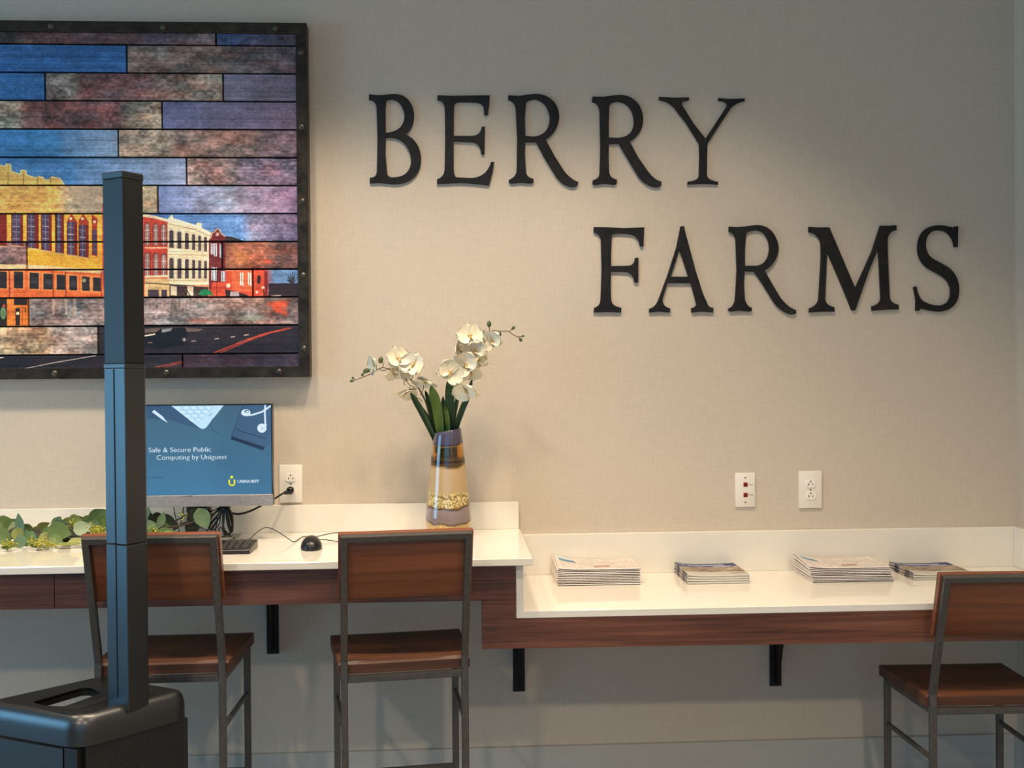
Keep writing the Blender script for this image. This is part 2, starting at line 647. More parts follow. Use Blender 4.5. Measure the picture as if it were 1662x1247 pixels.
def image_mat(name, img, rough=0.45, emit=0.0, coat=0.0, gain=1.0):
    m, nt, b = new_mat(name)
    t = nt.nodes.new('ShaderNodeTexImage')
    t.image = img
    t.extension = 'EXTEND'
    b.inputs['Roughness'].default_value = rough
    b.inputs['Coat Weight'].default_value = coat
    if emit:
        b.inputs['Base Color'].default_value = (0.01, 0.01, 0.012, 1)
        nt.links.new(t.outputs['Color'], b.inputs['Emission Color'])
        b.inputs['Emission Strength'].default_value = emit
    else:
        nt.links.new(t.outputs['Color'], b.inputs['Base Color'])
    return m


# ================================================================== THE SETTING
def struct(name, mb, mat):
    return tag(mb.build(name, mat), kind='structure')


XL, XR, YF, ZC = -6.0, 1.85, -7.5, 3.15
struct('wall_back', MB().box((XL, 0, 0), (XR + 0.12, 0.12, ZC)), MAT['wall'])
struct('wall_right', MB().box((XR, YF, 0), (XR + 0.12, 0, ZC)), MAT['wall_paint'])
struct('floor', MB().box((XL - 0.1, YF - 0.1, -0.1), (XR + 0.12, 0.12, 0)), MAT['floor'])
struct('ceiling', MB().box((XL - 0.1, YF - 0.1, ZC), (XR + 0.12, 0.12, ZC + 0.1)), MAT['ceiling'])
# the two daylit walls behind the viewer: piers, sill and head around wide openings
struct('wall_front', MB().box((XL, YF - 0.1, 0), (XR, YF, 0.3)).box((XL, YF - 0.1, 2.8), (XR, YF, ZC))
       .box((XL, YF - 0.1, 0.3), (-3.6, YF, 2.8)).box((1.6, YF - 0.1, 0.3), (XR, YF, 2.8)), MAT['wall_paint'])
struct('wall_left', MB().box((XL - 0.1, YF, 0), (XL, 0, 0.3)).box((XL - 0.1, YF, 2.8), (XL, 0, ZC))
       .box((XL - 0.1, YF, 0.3), (XL, -3.9, 2.8)).box((XL - 0.1, -1.1, 0.3), (XL, 0, 2.8)), MAT['wall_paint'])


def window(name, a, b, mull):
    """a, b: lower and upper corner of the opening; mull: cuts along its length"""
    mb = MB()
    ax = 0 if abs(b[0] - a[0]) > 0.5 else 1
    fr = 0.05
    pts = [a[ax]] + mull + [b[ax]]
    for c in pts:
        lo, hi = list(a), list(b)
        lo[ax], hi[ax] = c - fr / 2, c + fr / 2
        mb.box(lo, hi)
    for z in (a[2], b[2]):
        lo, hi = list(a), list(b)
        lo[2], hi[2] = z - fr / 2, z + fr / 2
        mb.box(lo, hi)
    return struct(name, mb, MAT['blackiron'])


window('window_1', (-3.6, YF - 0.08, 0.3), (1.6, YF - 0.03, 2.8), [-2.3, -1.0, 0.3])
window('window_2', (XL - 0.08, -3.9, 0.3), (XL - 0.03, -1.1, 2.8), [-2.5])
BBZ = 0.207
struct('baseboard_back', MB().box((XL, -0.016, 0), (XR - 0.016, 0, BBZ), bevel=0.002), MAT['baseboard'])
struct('baseboard_right', MB().box((XR - 0.016, YF, 0), (XR, 0, BBZ), bevel=0.002), MAT['baseboard'])

# ================================================================== COUNTERS
UZ, UT, LZ, LT = 0.911, 0.020, 0.762, 0.020          # top heights and slab thicknesses
UF, LF = -0.570, -0.540                               # front edges
UXR, LXL = 0.207, 0.163
UXL = -3.2
t = thing('upper_counter', 'white quartz upper counter with walnut apron holding the vase and monitor', 'counter', (-0.9, 0, 0.6))
MB().box((UXL, UF, UZ - UT), (UXR, -0.0004, UZ), bevel=0.0015).build('countertop', MAT['quartz'], t)
MB().box((UXL, -0.02, UZ), (UXR - 0.004, -0.0004, 0.9975), bevel=0.001).build('backsplash', MAT['quartz'], t)
seam = P(88, 950, UF + 0.03).x
MB().box((seam + 0.0008, UF + 0.03, 0.793), (LXL, UF + 0.05, UZ - UT), bevel=0.0006).build('apron_board', MAT['walnut'], t)
MB().box((UXL, UF + 0.03, 0.793), (seam - 0.0008, UF + 0.05, UZ - UT), bevel=0.0006).build('apron_board', MAT['walnut'], t)
t = thing('lower_counter', 'white quartz lower counter with walnut apron holding the paper stacks', 'counter', (1.0, 0, 0.5))
MB().box((LXL, LF, LZ - LT), (XR, -0.0004, LZ), bevel=0.0015).build('countertop', MAT['quartz'], t)
MB().box((LXL + 0.02, -0.02, LZ), (XR - 0.02, -0.0004, 0.892), bevel=0.001).build('backsplash', MAT['quartz'], t)
MB().box((XR - 0.02, LF, LZ), (XR, -0.0004, 0.892), bevel=0.001).build('side_splash', MAT['quartz'], t)
MB().box((LXL, LF + 0.004, LZ), (LXL + 0.02, -0.02, UZ - UT), bevel=0.001).build('riser_panel', MAT['quartz'], t)
apl = P(782, 1010, UF + 0.03).x
apb = MB()
apb.prism([(apl, 0.661), (XR, 0.650), (XR, LZ - LT), (LXL - 0.001, LZ - LT), (LXL - 0.001, 0.7925), (apl, 0.7925)], 0, 0.02,
          xf=Matrix(((1, 0, 0, 0), (0, 0, -1, UF + 0.05), (0, 1, 0, 0), (0, 0, 0, 1))))
apb.build('apron_board', MAT['walnut'], t)


def bracket(x, z0, zt, label):
    b = thing('support_bracket', label, 'bracket', (x, -0.01, z0))
    pl = MB().box((x - 0.019, -0.007, z0), (x + 0.019, 0, zt), bevel=0.001)
    pl.build('wall_plate', MAT['blackiron'], b)
    h = zt - z0
    g = MB()
    g.prism([(-0.007, z0 + 0.012), (-0.030, z0 + 0.012), (-0.030 - 0.36 * h, zt), (-0.007, zt)], -0.003, 0.003,
            xf=Matrix(((0, 0, 1, x), (1, 0, 0, 0), (0, 1, 0, 0), (0, 0, 0, 1))))
    g.build('gusset', MAT['blackiron'], b)
    MB().box((x - 0.019, -0.40, zt - 0.006), (x + 0.019, -0.007, zt), bevel=0.001).build('shelf_arm', MAT['blackiron'], b)
    for k, dx in ((0.12, 0.009), (0.33, -0.009), (0.55, 0.009)):
        zz = z0 + 0.21 * k / 0.5 if False else z0 + k * 0.17
        MB().tube([(x + dx, -0.0072, zz), (x + dx, -0.0095, zz)], 0.0032, 8).build('screw', MAT['slot'], b)
    return b


bracket(P(443, 1020, 0).x, P(440, 1061, 0).z, UZ - UT, 'black steel bracket under the upper counter between two stools')
bracket(P(842, 1085, 0).x, P(842, 1122, 0).z, LZ - LT, 'black steel bracket under the step where the lower counter begins')
bracket(P(1258, 1078, 0).x, P(1260, 1113, 0).z, LZ - LT, 'black steel bracket under the lower counter below the newspapers')

# ================================================================== WALL LETTERS


def outline(spec):
    """on-curve points (x, y); a point with a third value is an off-curve control of a quadratic"""
    out, n = [], len(spec)
    for i, p in enumerate(spec):
        if len(p) == 2:
            out.append(p)
        else:
            a, b = spec[i - 1][:2], spec[(i + 1) % n][:2]
            for k in range(1, 9):
                s = k / 9.0
                out.append(((1 - s) ** 2 * a[0] + 2 * s * (1 - s) * p[0] + s * s * b[0],
                            (1 - s) ** 2 * a[1] + 2 * s * (1 - s) * p[1] + s * s * b[1]))
    return out


Q = 1
CROP = dict(a=(580, 130, 4.155), b=(940, 130, 5.54), c=(940, 350, 4.492), d=(1290, 350, 4.468))
GLYPH = [
    ('B', 'a', 'first letter of the upper word', [[(78, 95), (140, 101), (250, 93), (330, 93, Q), (368, 170), (383, 205, Q), (383, 240), (383, 320, Q), (325, 365), (395, 395, Q), (420, 470), (432, 510, Q), (430, 545), (425, 610, Q), (380, 655), (325, 705, Q), (235, 702), (150, 692), (85, 695), (84, 657), (130, 660, Q), (132, 610), (136, 390), (130, 190), (125, 135, Q), (78, 132)],
      [(192, 355), (190, 200), (195, 140), (205, 128, Q), (235, 130), (285, 140, Q), (305, 190), (318, 220, Q), (318, 245), (312, 345, Q)],
      [(192, 388), (230, 388), (300, 395, Q), (335, 450), (362, 495, Q), (362, 545), (355, 655, Q), (240, 655), (205, 655, Q), (202, 630), (190, 500)]]),
    ('E', 'a', 'second letter of the upper word', [[(540, 102), (620, 105), (893, 102), (890, 160), (880, 235), (855, 235), (853, 195), (850, 150, Q), (790, 150), (700, 147), (655, 145, Q), (652, 175), (650, 375), (770, 375), (830, 375, Q), (838, 315), (860, 312), (857, 500), (835, 500), (832, 420, Q), (770, 418), (650, 412), (650, 560), (648, 645, Q), (668, 655), (760, 660), (870, 660, Q), (903, 550), (922, 552), (912, 620), (888, 710), (800, 700), (700, 692), (537, 700), (537, 668), (585, 655, Q), (588, 600), (592, 400), (590, 200), (588, 135, Q), (540, 135)]]),
    ('R', 'a', 'the upper word beside E', [[(1018, 102), (1090, 106), (1140, 98), (1200, 92), (1280, 92, Q), (1330, 150), (1362, 195, Q), (1362, 250), (1355, 350, Q), (1270, 400), (1330, 510), (1400, 620), (1450, 675, Q), (1490, 685), (1488, 705), (1475, 725, Q), (1440, 720), (1385, 710, Q), (1340, 650), (1260, 520), (1205, 418), (1132, 418), (1130, 500), (1138, 620), (1142, 655, Q), (1188, 665), (1188, 690), (1170, 697), (1105, 690), (1040, 697), (1022, 690), (1022, 672), (1068, 655, Q), (1075, 610), (1078, 400), (1068, 200), (1060, 135, Q), (1018, 135)],
      [(1133, 375), (1130, 250), (1137, 160), (1145, 130, Q), (1200, 130), (1260, 140, Q), (1285, 200), (1298, 235, Q), (1298, 265), (1290, 370, Q), (1190, 380)]]),
    ('R', 'b', 'the upper word beside Y', [[(122, 147), (220, 148), (350, 132), (480, 128, Q), (545, 230), (577, 290, Q), (577, 360), (570, 490, Q), (455, 550), (530, 690), (620, 820), (680, 900, Q), (742, 912), (740, 945), (720, 968, Q), (680, 962), (590, 945, Q), (530, 860), (440, 710), (358, 572), (268, 572), (266, 700), (272, 830), (278, 880, Q), (342, 895), (340, 930), (320, 942), (230, 930), (140, 942), (122, 930), (124, 900), (180, 885, Q), (185, 840), (192, 600), (185, 280), (178, 205, Q), (115, 195)],
      [(268, 515), (268, 380), (272, 240), (278, 195, Q), (345, 192), (440, 200, Q), (478, 290), (495, 335, Q), (493, 390), (480, 510, Q), (350, 518)]]),
    ('Y', 'b', 'last letter of the upper word', [[(720, 150), (850, 158), (990, 155), (988, 180), (910, 185, Q), (928, 225), (1030, 390), (1138, 525), (1240, 370), (1325, 240), (1350, 190, Q), (1252, 185), (1255, 160), (1380, 170), (1492, 163), (1490, 188), (1410, 200, Q), (1360, 260), (1260, 410), (1155, 570), (1152, 700), (1150, 860), (1160, 900, Q), (1252, 915), (1250, 938), (1120, 932), (975, 938), (978, 912), (1070, 905, Q), (1078, 860), (1082, 700), (1080, 570), (960, 380), (850, 240), (790, 185, Q), (720, 178)]]),
    ('F', 'c', 'first letter of the lower word', [[(107, 83), (200, 85), (330, 90), (475, 85), (470, 225), (443, 222), (440, 150, Q), (370, 135), (290, 130), (240, 130, Q), (238, 150), (232, 300), (233, 367), (360, 365), (405, 360, Q), (408, 308), (433, 307), (432, 487), (402, 487), (405, 430, Q), (350, 412), (233, 408), (230, 520), (233, 610), (235, 660, Q), (308, 672), (306, 707), (200, 703), (108, 707), (110, 672), (155, 660, Q), (157, 610), (165, 400), (160, 180), (155, 130, Q), (107, 122)]]),
    ('A', 'c', 'second letter of the lower word', [[(740, 78), (765, 76), (780, 140), (850, 400), (900, 560), (940, 650), (950, 672, Q), (980, 672), (978, 707), (900, 700), (820, 707), (818, 675), (860, 665, Q), (855, 640), (815, 492), (645, 492), (610, 600), (600, 660, Q), (665, 677), (663, 707), (590, 700), (510, 707), (512, 680), (560, 665, Q), (580, 610), (650, 420), (710, 230)],
      [(733, 245), (668, 445), (797, 445)]]),
    ('R', 'c', 'between A and M in the lower word', [[(1092, 80), (1160, 83), (1230, 76), (1290, 68), (1400, 68, Q), (1440, 170), (1456, 200, Q), (1456, 240), (1445, 350, Q), (1355, 402), (1410, 500), (1470, 600), (1530, 675, Q), (1582, 688), (1585, 710), (1570, 725, Q), (1540, 720), (1470, 700, Q), (1420, 630), (1340, 500), (1278, 410), (1208, 405), (1203, 500), (1210, 610), (1220, 660, Q), (1260, 672), (1262, 690), (1250, 702, Q), (1240, 700), (1170, 693), (1110, 700), (1088, 700, Q), (1086, 680), (1130, 665, Q), (1138, 610), (1150, 400), (1142, 180), (1138, 125, Q), (1092, 117)],
      [(1210, 365), (1210, 250), (1218, 140), (1225, 110, Q), (1290, 107), (1360, 112, Q), (1380, 190), (1388, 220, Q), (1386, 255), (1375, 350, Q), (1300, 365)]]),
    ('M', 'd', 'fourth letter of the lower word', [[(102, 82), (180, 86), (252, 84), (440, 525), (560, 260), (620, 73), (680, 74), (740, 70), (738, 105), (685, 115, Q), (675, 170), (675, 260), (690, 590), (695, 635, Q), (755, 647), (755, 680), (660, 683), (560, 690), (558, 658), (620, 645, Q), (625, 600), (607, 240), (540, 400), (440, 687), (415, 688), (330, 480), (235, 260), (222, 600), (222, 650, Q), (290, 665), (290, 697), (200, 697), (105, 703), (106, 672), (165, 655, Q), (175, 600), (192, 300), (190, 210), (180, 130, Q), (102, 120)]]),
    ('S', 'd', 'last letter of the lower word', [[(1187, 77), (1184, 228), (1158, 228), (1150, 150, Q), (1090, 115), (1060, 107, Q), (1035, 107), (955, 112, Q), (952, 215), (955, 275, Q), (1000, 310), (1110, 370), (1195, 430, Q), (1195, 545), (1190, 650, Q), (1110, 685), (1075, 697, Q), (1040, 697), (970, 690, Q), (915, 672), (908, 690), (878, 690), (880, 610), (862, 520), (885, 512), (895, 585, Q), (930, 618), (985, 650, Q), (1040, 652), (1130, 650, Q), (1132, 555), (1130, 480, Q), (1070, 440), (970, 385), (892, 330, Q), (892, 235), (895, 110, Q), (985, 80), (1020, 70, Q), (1050, 70), (1100, 72, Q), (1150, 88), (1168, 77)]]),
]
LTHK = 0.009
for ch, ck, where, loops in GLYPH:
    ox, oy, sc = CROP[ck]
    lp3 = []
    for lp in loops:
        pts = [P(ox + x / sc, oy + y / sc, -LTHK) for x, y in outline(lp)]
        lp3.append([(p.x, p.z) for p in pts])
    vs_, fs = curve_solid(lp3, LTHK / 2, 0.0008)
    mb = MB()
    mb.add([(v.x, -LTHK / 2 + v.z, v.y) for v in vs_], fs)
    o = mb.build('wall_letter', MAT['letter'])
    bm = bmesh.new(); bm.from_mesh(o.data)
    bmesh.ops.remove_doubles(bm, verts=bm.verts[:], dist=1e-5)
    bmesh.ops.recalc_face_normals(bm, faces=bm.faces[:])
    bm.to_mesh(o.data); bm.free()
    tag(o, 'blackened steel serif letter %s on the wall, %s' % (ch, where if not where.startswith('the ') else 'in ' + where), 'letter', 'letters of the wall sign')

# ================================================================== FRAMED PLANK PICTURE
PY = -0.044                                          # front of the planks
FY = -0.052                                          # front of the frame
FXR = P(500, 330, FY).x
FXL = FXR - 1.95
FZ1, FZ0 = P(400, 36.2, FY).z, P(400, 612.8, FY).z
BW = 0.034
ax0, ax1, az0, az1 = FXL, FXR, FZ0, FZ1
RES = 900
AW, AH = int((ax1 - ax0) * RES), int((az1 - az0) * RES)


def art_tf(q):
    p = P(q[0], q[1], PY)
    return ((p.x - ax0) * RES, (az1 - p.z) * RES)


art = Print(AW, AH, art_tf)
rows_px = [50.5, 72.8, 118.5, 163.8, 209.8, 255.6, 301, 347, 392.5, 437.5, 483, 529, 575.3, 599.5]
rows_z = [P(240, y, PY).z for y in rows_px]
rows_z[0], rows_z[-1] = FZ1 - BW + 0.004, FZ0 + BW - 0.004
joints_px = [[350.4], [205.6], [72.9, 362], [262.8], [191.8], [302.6], [256], [90.6], [43.3, 360.8], [410.2], [46.3], [159], [296.3]]
extra = [[-0.62], [-0.95], [-0.80], [-0.72], [-1.0], [-0.66], [-0.84], [-0.74], [-0.9], [-0.68], [-0.94], [-0.76], [-0.6]]   # joints left of the photograph, from the visible edge
ex0 = P(0, 330, PY).x
n_big = [vnoise(AH, AW, 34, 70), vnoise(AH, AW, 15, 26), vnoise(AH, AW, 5, 8)]
n_str = [vnoise(AH, AW, 2.0, 240), vnoise(AH, AW, 6, 400), vnoise(AH, AW, 3, 5)]
blot = 0.5 * n_big[0] + 0.3 * n_big[1] + 0.2 * n_big[2]
# ground colours: (x0, x1, colour, colour) across each row, photo pixels; below 0 the picture runs on
SKY, SK2 = (44, 108, 178), (104, 146, 198)
ground = [
    [(-900, 30, (52, 44, 42), (70, 56, 52)), (30, 230, (92, 66, 66), (104, 72, 72)), (230, 350, (94, 74, 92), (108, 90, 86)), (350, 520, (66, 84, 132), (86, 78, 92))],
    [(-900, 206, (40, 88, 150), (44, 104, 172)), (206, 380, (120, 106, 98), (116, 98, 92)), (380, 520, (100, 88, 90), (88, 74, 82))],
    [(-900, 73, (52, 112, 172), (50, 112, 178)), (73, 125, (128, 122, 116), (150, 140, 126)), (125, 240, (122, 78, 74), (116, 84, 86)), (240, 362, (122, 96, 92), (142, 132, 116)), (362, 520, (112, 112, 138), (96, 86, 108))],
    [(-900, 35, (160, 150, 132), (166, 152, 130)), (35, 200, (136, 88, 80), (128, 84, 84)), (200, 263, (138, 124, 110), (164, 152, 132)), (263, 520, (92, 104, 150), (104, 88, 112))],
    [(-900, 100, (46, 120, 186), (60, 130, 190)), (100, 192, (86, 138, 190), (124, 152, 188)), (192, 280, (168, 158, 142), (160, 146, 130)), (280, 420, (144, 118, 110), (138, 108, 102)), (420, 520, (118, 92, 100), (104, 82, 98))],
    [(-900, 120, (50, 116, 182), (64, 124, 186)), (120, 303, (84, 134, 190), (138, 156, 194)), (303, 390, (160, 140, 134), (140, 112, 116)), (390, 520, (112, 92, 112), (96, 82, 108))],
    [(-900, 100, (226, 168, 78), (232, 174, 84)), (100, 165, (196, 170, 130), (170, 152, 130)), (165, 257, (200, 170, 110), (176, 164, 138)), (257, 380, (112, 138, 200), (150, 160, 190)), (380, 520, (150, 146, 178), (112, 86, 126))],
    [(-900, 235, (236, 176, 60), (240, 178, 58)), (235, 400, (78, 128, 204), (92, 142, 214)), (400, 520, (122, 126, 160), (96, 80, 118))],
    [(-900, 43, (138, 112, 116), (146, 108, 106)), (43, 235, (238, 176, 44), (238, 172, 46)), (235, 361, (236, 216, 176), (230, 200, 160)), (361, 430, (150, 92, 66), (150, 84, 62)), (430, 520, (126, 84, 72), (98, 66, 66))],
    [(-900, 235, (226, 106, 44), (228, 104, 44)), (235, 410, (226, 196, 140), (196, 90, 60)), (410, 436, (200, 56, 40), (200, 52, 40)), (436, 520, (92, 136, 190), (84, 128, 188))],
    [(-900, 46, (224, 112, 36), (228, 120, 36)), (46, 240, (140, 132, 132), (126, 116, 118)), (240, 420, (142, 128, 130), (136, 122, 118)), (420, 520, (140, 108, 98), (120, 100, 104))],
    [(-900, 80, (176, 156, 126), (182, 156, 122)), (80, 159, (160, 148, 138), (140, 130, 128)), (159, 520, (34, 28, 36), (46, 36, 42))],
    [(-900, 296, (34, 28, 36), (40, 32, 40)), (296, 520, (54, 38, 50), (48, 40, 56))],
]
for k in range(13):
    y0 = int(np.clip((az1 - rows_z[k]) * RES, 0, AH))
    y1 = int(np.clip((az1 - rows_z[k + 1]) * RES, 0, AH)) + 1
    for (xa, xb, ca, cb) in ground[k]:
        u0 = int(np.clip(art_tf((xa, rows_px[k]))[0] if xa > -900 else 0, 0, AW))
        u1 = int(np.clip(art_tf((xb, rows_px[k]))[0], 0, AW))
        if u1 <= u0:
            continue
        f = np.linspace(0, 1, u1 - u0)[None, :, None]
        art.a[y0:y1, u0:u1] = (np.array(ca) * (1 - f) + np.array(cb) * f) / 255.0
# soften borders of the ground along each row only where they are clouds (small horizontal blur)
ker = 31
cs = np.cumsum(np.pad(art.a, ((0, 0), (ker // 2 + 1, ker // 2), (0, 0)), mode='edge'), axis=1)
soft = (cs[:, ker:] - cs[:, :-ker]) / ker
art.a = soft.astype(np.float32)
for k in range(13):                                   # but keep the step at every board joint
    y0 = int(np.clip((az1 - rows_z[k]) * RES, 0, AH)); y1 = int(np.clip((az1 - rows_z[k + 1]) * RES, 0, AH)) + 1
    for jx in joints_px[k]:
        u = int(art_tf((jx, rows_px[k]))[0])
        art.a[y0:y1, max(0, u - 18):u] = art.a[y0:y1, max(0, u - 19):max(1, u - 18)]
        art.a[y0:y1, u:u + 18] = art.a[y0:y1, u + 18:u + 19]
# weathered blotches, stronger on the bare boards
weather = np.full((AH, AW), 0.28, np.float32)
for k, spans in {0: [(-900, 520, 1)], 1: [(206, 520, 1)], 2: [(73, 362, 1.2)], 3: [(-900, 263, 1.2)], 4: [(192, 520, 1)], 5: [(303, 520, 1.3)], 6: [(-900, 257, .7), (300, 520, .7)], 7: [(380, 520, .9)], 8: [(-900, 43, 1.2), (361, 520, 1.1)], 10: [(46, 520, 1.2)], 11: [(-900, 159, 1.1)], 12: [(296, 520, .8)]}.items():
    y0 = int(np.clip((az1 - rows_z[k]) * RES, 0, AH)); y1 = int(np.clip((az1 - rows_z[k + 1]) * RES, 0, AH)) + 1
    for xa, xb, s in spans:
        u0 = 0 if xa < 0 else int(art_tf((xa, 100))[0]); u1 = int(min(AW, art_tf((xb, 100))[0]))
        weather[y0:y1, u0:u1] = s
amp = ((blot - 0.5) * 0.9 + (n_big[2] - 0.5) * 0.25)[..., None] * weather[..., None]
warm = (vnoise(AH, AW, 22, 50) - 0.5)[..., None] * weather[..., None]
art.a = art.a * (1 + amp) + warm * np.array([0.10, -0.02, -0.06], np.float32)


def arch(x0, x1, ytop, ybot, col, inner, fr=1.6, pane=None):
    """arched window: frame colour, inner colour"""
    def shape(a, b, t_, bo):
        r = (b - a) / 2
        pts = [(a, bo), (a, t_ + r)]
        for i in range(1, 8):
            w = PI * i / 8
            pts.append((a + r - r * math.cos(w), t_ + r - r * math.sin(w)))
        return pts + [(b, t_ + r), (b, bo)]
    art.poly(shape(x0, x1, ytop, ybot), col)
    art.poly(shape(x0 + fr, x1 - fr, ytop + fr, ybot - fr * 0.5), inner)
    if pane:
        xm = (x0 + x1) / 2
        art.line([(xm, ytop + fr + 2), (xm, ybot)], 0.8, pane)
        for f_ in (0.35, 0.68):
            yy = ytop + (ybot - ytop) * f_
            art.line([(x0 + fr, yy), (x1 - fr, yy)], 0.8, pane)


# yellow parapet against the sky
zig = [(-400, 225), (-60, 252), (-20, 262), (0, 268), (8, 270), (10, 266), (17, 267), (18, 278), (33, 283), (34, 276), (42, 277), (43, 284), (60, 289), (61, 286), (70, 288), (72, 292), (82, 291), (83, 287), (98, 290), (104, 301), (-400, 301)]
art.poly(zig, (224, 178, 84))
art.line(zig[3:-1], 2.2, (236, 206, 140))
for x in (13, 38, 61, 82):
    art.line([(x, 276 + x * 0.16), (x, 301)], 1.0, (120, 86, 44))
art.poly([(108, 303), (165, 303), (166, 345), (140, 338), (118, 318)], (188, 170, 144), 0.7)
# yellow upper storey: windows with brick-red reveals
for i in range(9):
    wx = [-110, -62, -18, 20, 45, 68, 91, 110, 129][i]
    ww = [22, 20, 17, 13, 11.5, 11.5, 8.5, 10, 10][i]
    dep = [12, 12, 12, 4.5, 6.5, 4.5, 4.5, 5.5, 4.5][i]
    ybot = 392 + max(0, (wx - 20) * 0.17) + 6
    ytop = 347 if wx < 100 else 360 + (wx - 110) * 0.25
    if wx >= 100:
        art.poly([(wx - 1, 394 + 20), (wx - 1, 358), (wx + 6, 346), (wx + ww + 5, 360), (wx + ww + 5, 414)], (178, 52, 22))
        art.disc((wx + 5, 355), 2.3, (250, 226, 180))
    art.poly([(wx - 1.6, ytop), (wx + ww + dep, ytop), (wx + ww + dep, ybot + 1.5), (wx - 1.6, ybot - 1)], (128, 30, 14))
    art.poly([(wx, ytop), (wx + ww, ytop), (wx + ww, ybot), (wx, ybot - 2)], (74, 62, 92))
    art.line([(wx + ww / 2, ytop), (wx + ww / 2, ybot)], 0.9, (150, 140, 160))
    for yy in (ytop + 9, ytop + 20, ytop + 29, ytop + 40):
        if yy < ybot - 2:
            art.line([(wx, yy), (wx + ww, yy + 0.8)], 1.5 if yy == ytop + 20 else 0.8, (176, 164, 176))
    art.line([(wx - 2, ybot), (wx + ww + dep, ybot + 2.5)], 1.6, (206, 176, 130))
art.poly([(149, 347), (158, 355), (158, 416), (149, 414)], (178, 52, 22))
art.poly([(150, 372), (157, 373), (157, 414), (150, 412)], (86, 62, 88))
art.disc((153.5, 360), 2.3, (250, 226, 180))
art.poly([(-500, 425), (43, 429), (110, 434), (168, 437), (240, 440), (240, 446), (150, 444), (70, 438), (-500, 436)], (222, 196, 140))
# orange shop storey
art.poly([(-600, 438), (60, 438), (120, 441), (240, 449), (240, 483), (-600, 483)], (226, 100, 40))
for i, wx in enumerate([-150, -110, -70, -32, -4, 22.5, 48, 70.5, 92, 112.5, 133, 151]):
    ww = 15 if i < 9 else 12.5
    y0_, y1_ = 440 + max(0, wx - 20) * 0.075, 468 + max(0, wx - 20) * 0.035
    art.poly([(wx - 2.5, y0_ - 2), (wx + ww + 2.5, y0_ - 1), (wx + ww + 2.5, y1_ + 2), (wx - 2.5, y1_ + 1.5)], (240, 138, 66))
    art.poly([(wx, y0_), (wx + ww, y0_ + 0.8), (wx + ww, y1_), (wx, y1_ - 0.5)], (42, 34, 34))
    if i in (6, 7, 9):
        art.poly([(wx + 2, y0_ + 8), (wx + ww - 2, y0_ + 9), (wx + ww - 2, y0_ + 18), (wx + 2, y0_ + 17)], (66, 72, 84), 0.6)
art.disc((136.5, 455), 3.4, (178, 176, 130), 0.8)
for x in (15, 86, 106.5, 164):
    art.line([(x, 440), (x + 0.5, 483)], 1.8, (150, 48, 18))
art.poly([(17, 438), (22, 438), (22, 483), (17, 483)], (234, 116, 60))
# doorway board
art.poly([(-300, 485), (11, 485), (11, 529), (-300, 529)], (40, 28, 22))
art.disc((5, 508), 5, (118, 170, 118), 0.85, 10)
art.disc((6.5, 496), 2.5, (190, 70, 56))
art.poly([(22.5, 485), (44, 485), (44, 495), (22.5, 495)], (38, 26, 20))
art.poly([(25, 500), (32, 500), (32, 528), (25, 528)], (44, 26, 18))
art.poly([(26, 506), (31, 506), (31, 511), (26, 511)], (236, 216, 180))
art.line([(36, 498), (36, 529)], 0.8, (170, 70, 20))
art.line([(41, 499), (41, 507)], 2, (80, 40, 20))
for x, c in ((86, (196, 178, 160)), (107, (196, 176, 160)), (121, (176, 156, 140))):
    art.poly([(x - 2.5, 485), (x + 3, 485), (x + 2.5, 512), (x - 1, 510)], c, 0.6)
art.poly([(113, 497), (125, 498), (124, 514), (113, 512)], (186, 166, 148), 0.5)
# red and cream terrace running to the right
art.poly([(166, 330), (235, 349), (272, 357), (272, 460), (166, 465)], (200, 64, 42))
art.line([(200, 342), (235, 350), (250, 352), (272, 358)], 4.5, (236, 220, 184))
for y0_, y1_ in ((361, 398), (409, 449)):
    for x in (178, 203, 219, 235, 249, 261.5):
        w = 9.5
        arch(x - 1.2, x + w, y0_ + (x - 235) * 0.06, y1_, (134, 30, 20), (150, 116, 112), 1.3, (226, 214, 200))
art.line([(235, 402), (272, 402)], 2.5, (232, 180, 140))
art.line([(235, 449), (272, 448)], 3.5, (232, 210, 170))
art.poly([(272, 356), (279, 348), (283, 356), (318, 365), (320, 361), (327, 362), (328, 370), (343, 377), (343, 462), (272, 462)], (238, 222, 184))
art.line([(272, 358), (283, 356), (318, 367), (343, 380)], 3.5, (248, 238, 210))
art.line([(272, 363), (318, 373), (343, 384)], 1.2, (172, 150, 112))
for i, x in enumerate((274.5, 287.5, 300, 311.5, 321.5, 331)):
    w = (7.5, 7.2, 6.5, 5.5, 5, 5)[i]
    for y0_, y1_ in ((373 + i * 2.2, 402 + i * 1.2), (418 + i * 1, 452)):
        arch(x - 1.8, x + w + 1.8, y0_ - 2.5, y1_ + 1, (196, 172, 128), (250, 240, 212), 0.9)
        arch(x, x + w, y0_, y1_, (120, 98, 78), (74, 62, 66), 0.8)
for y in (408, 413, 455):
    art.line([(272, y), (343, y + 1)], 1.0, (190, 164, 120))
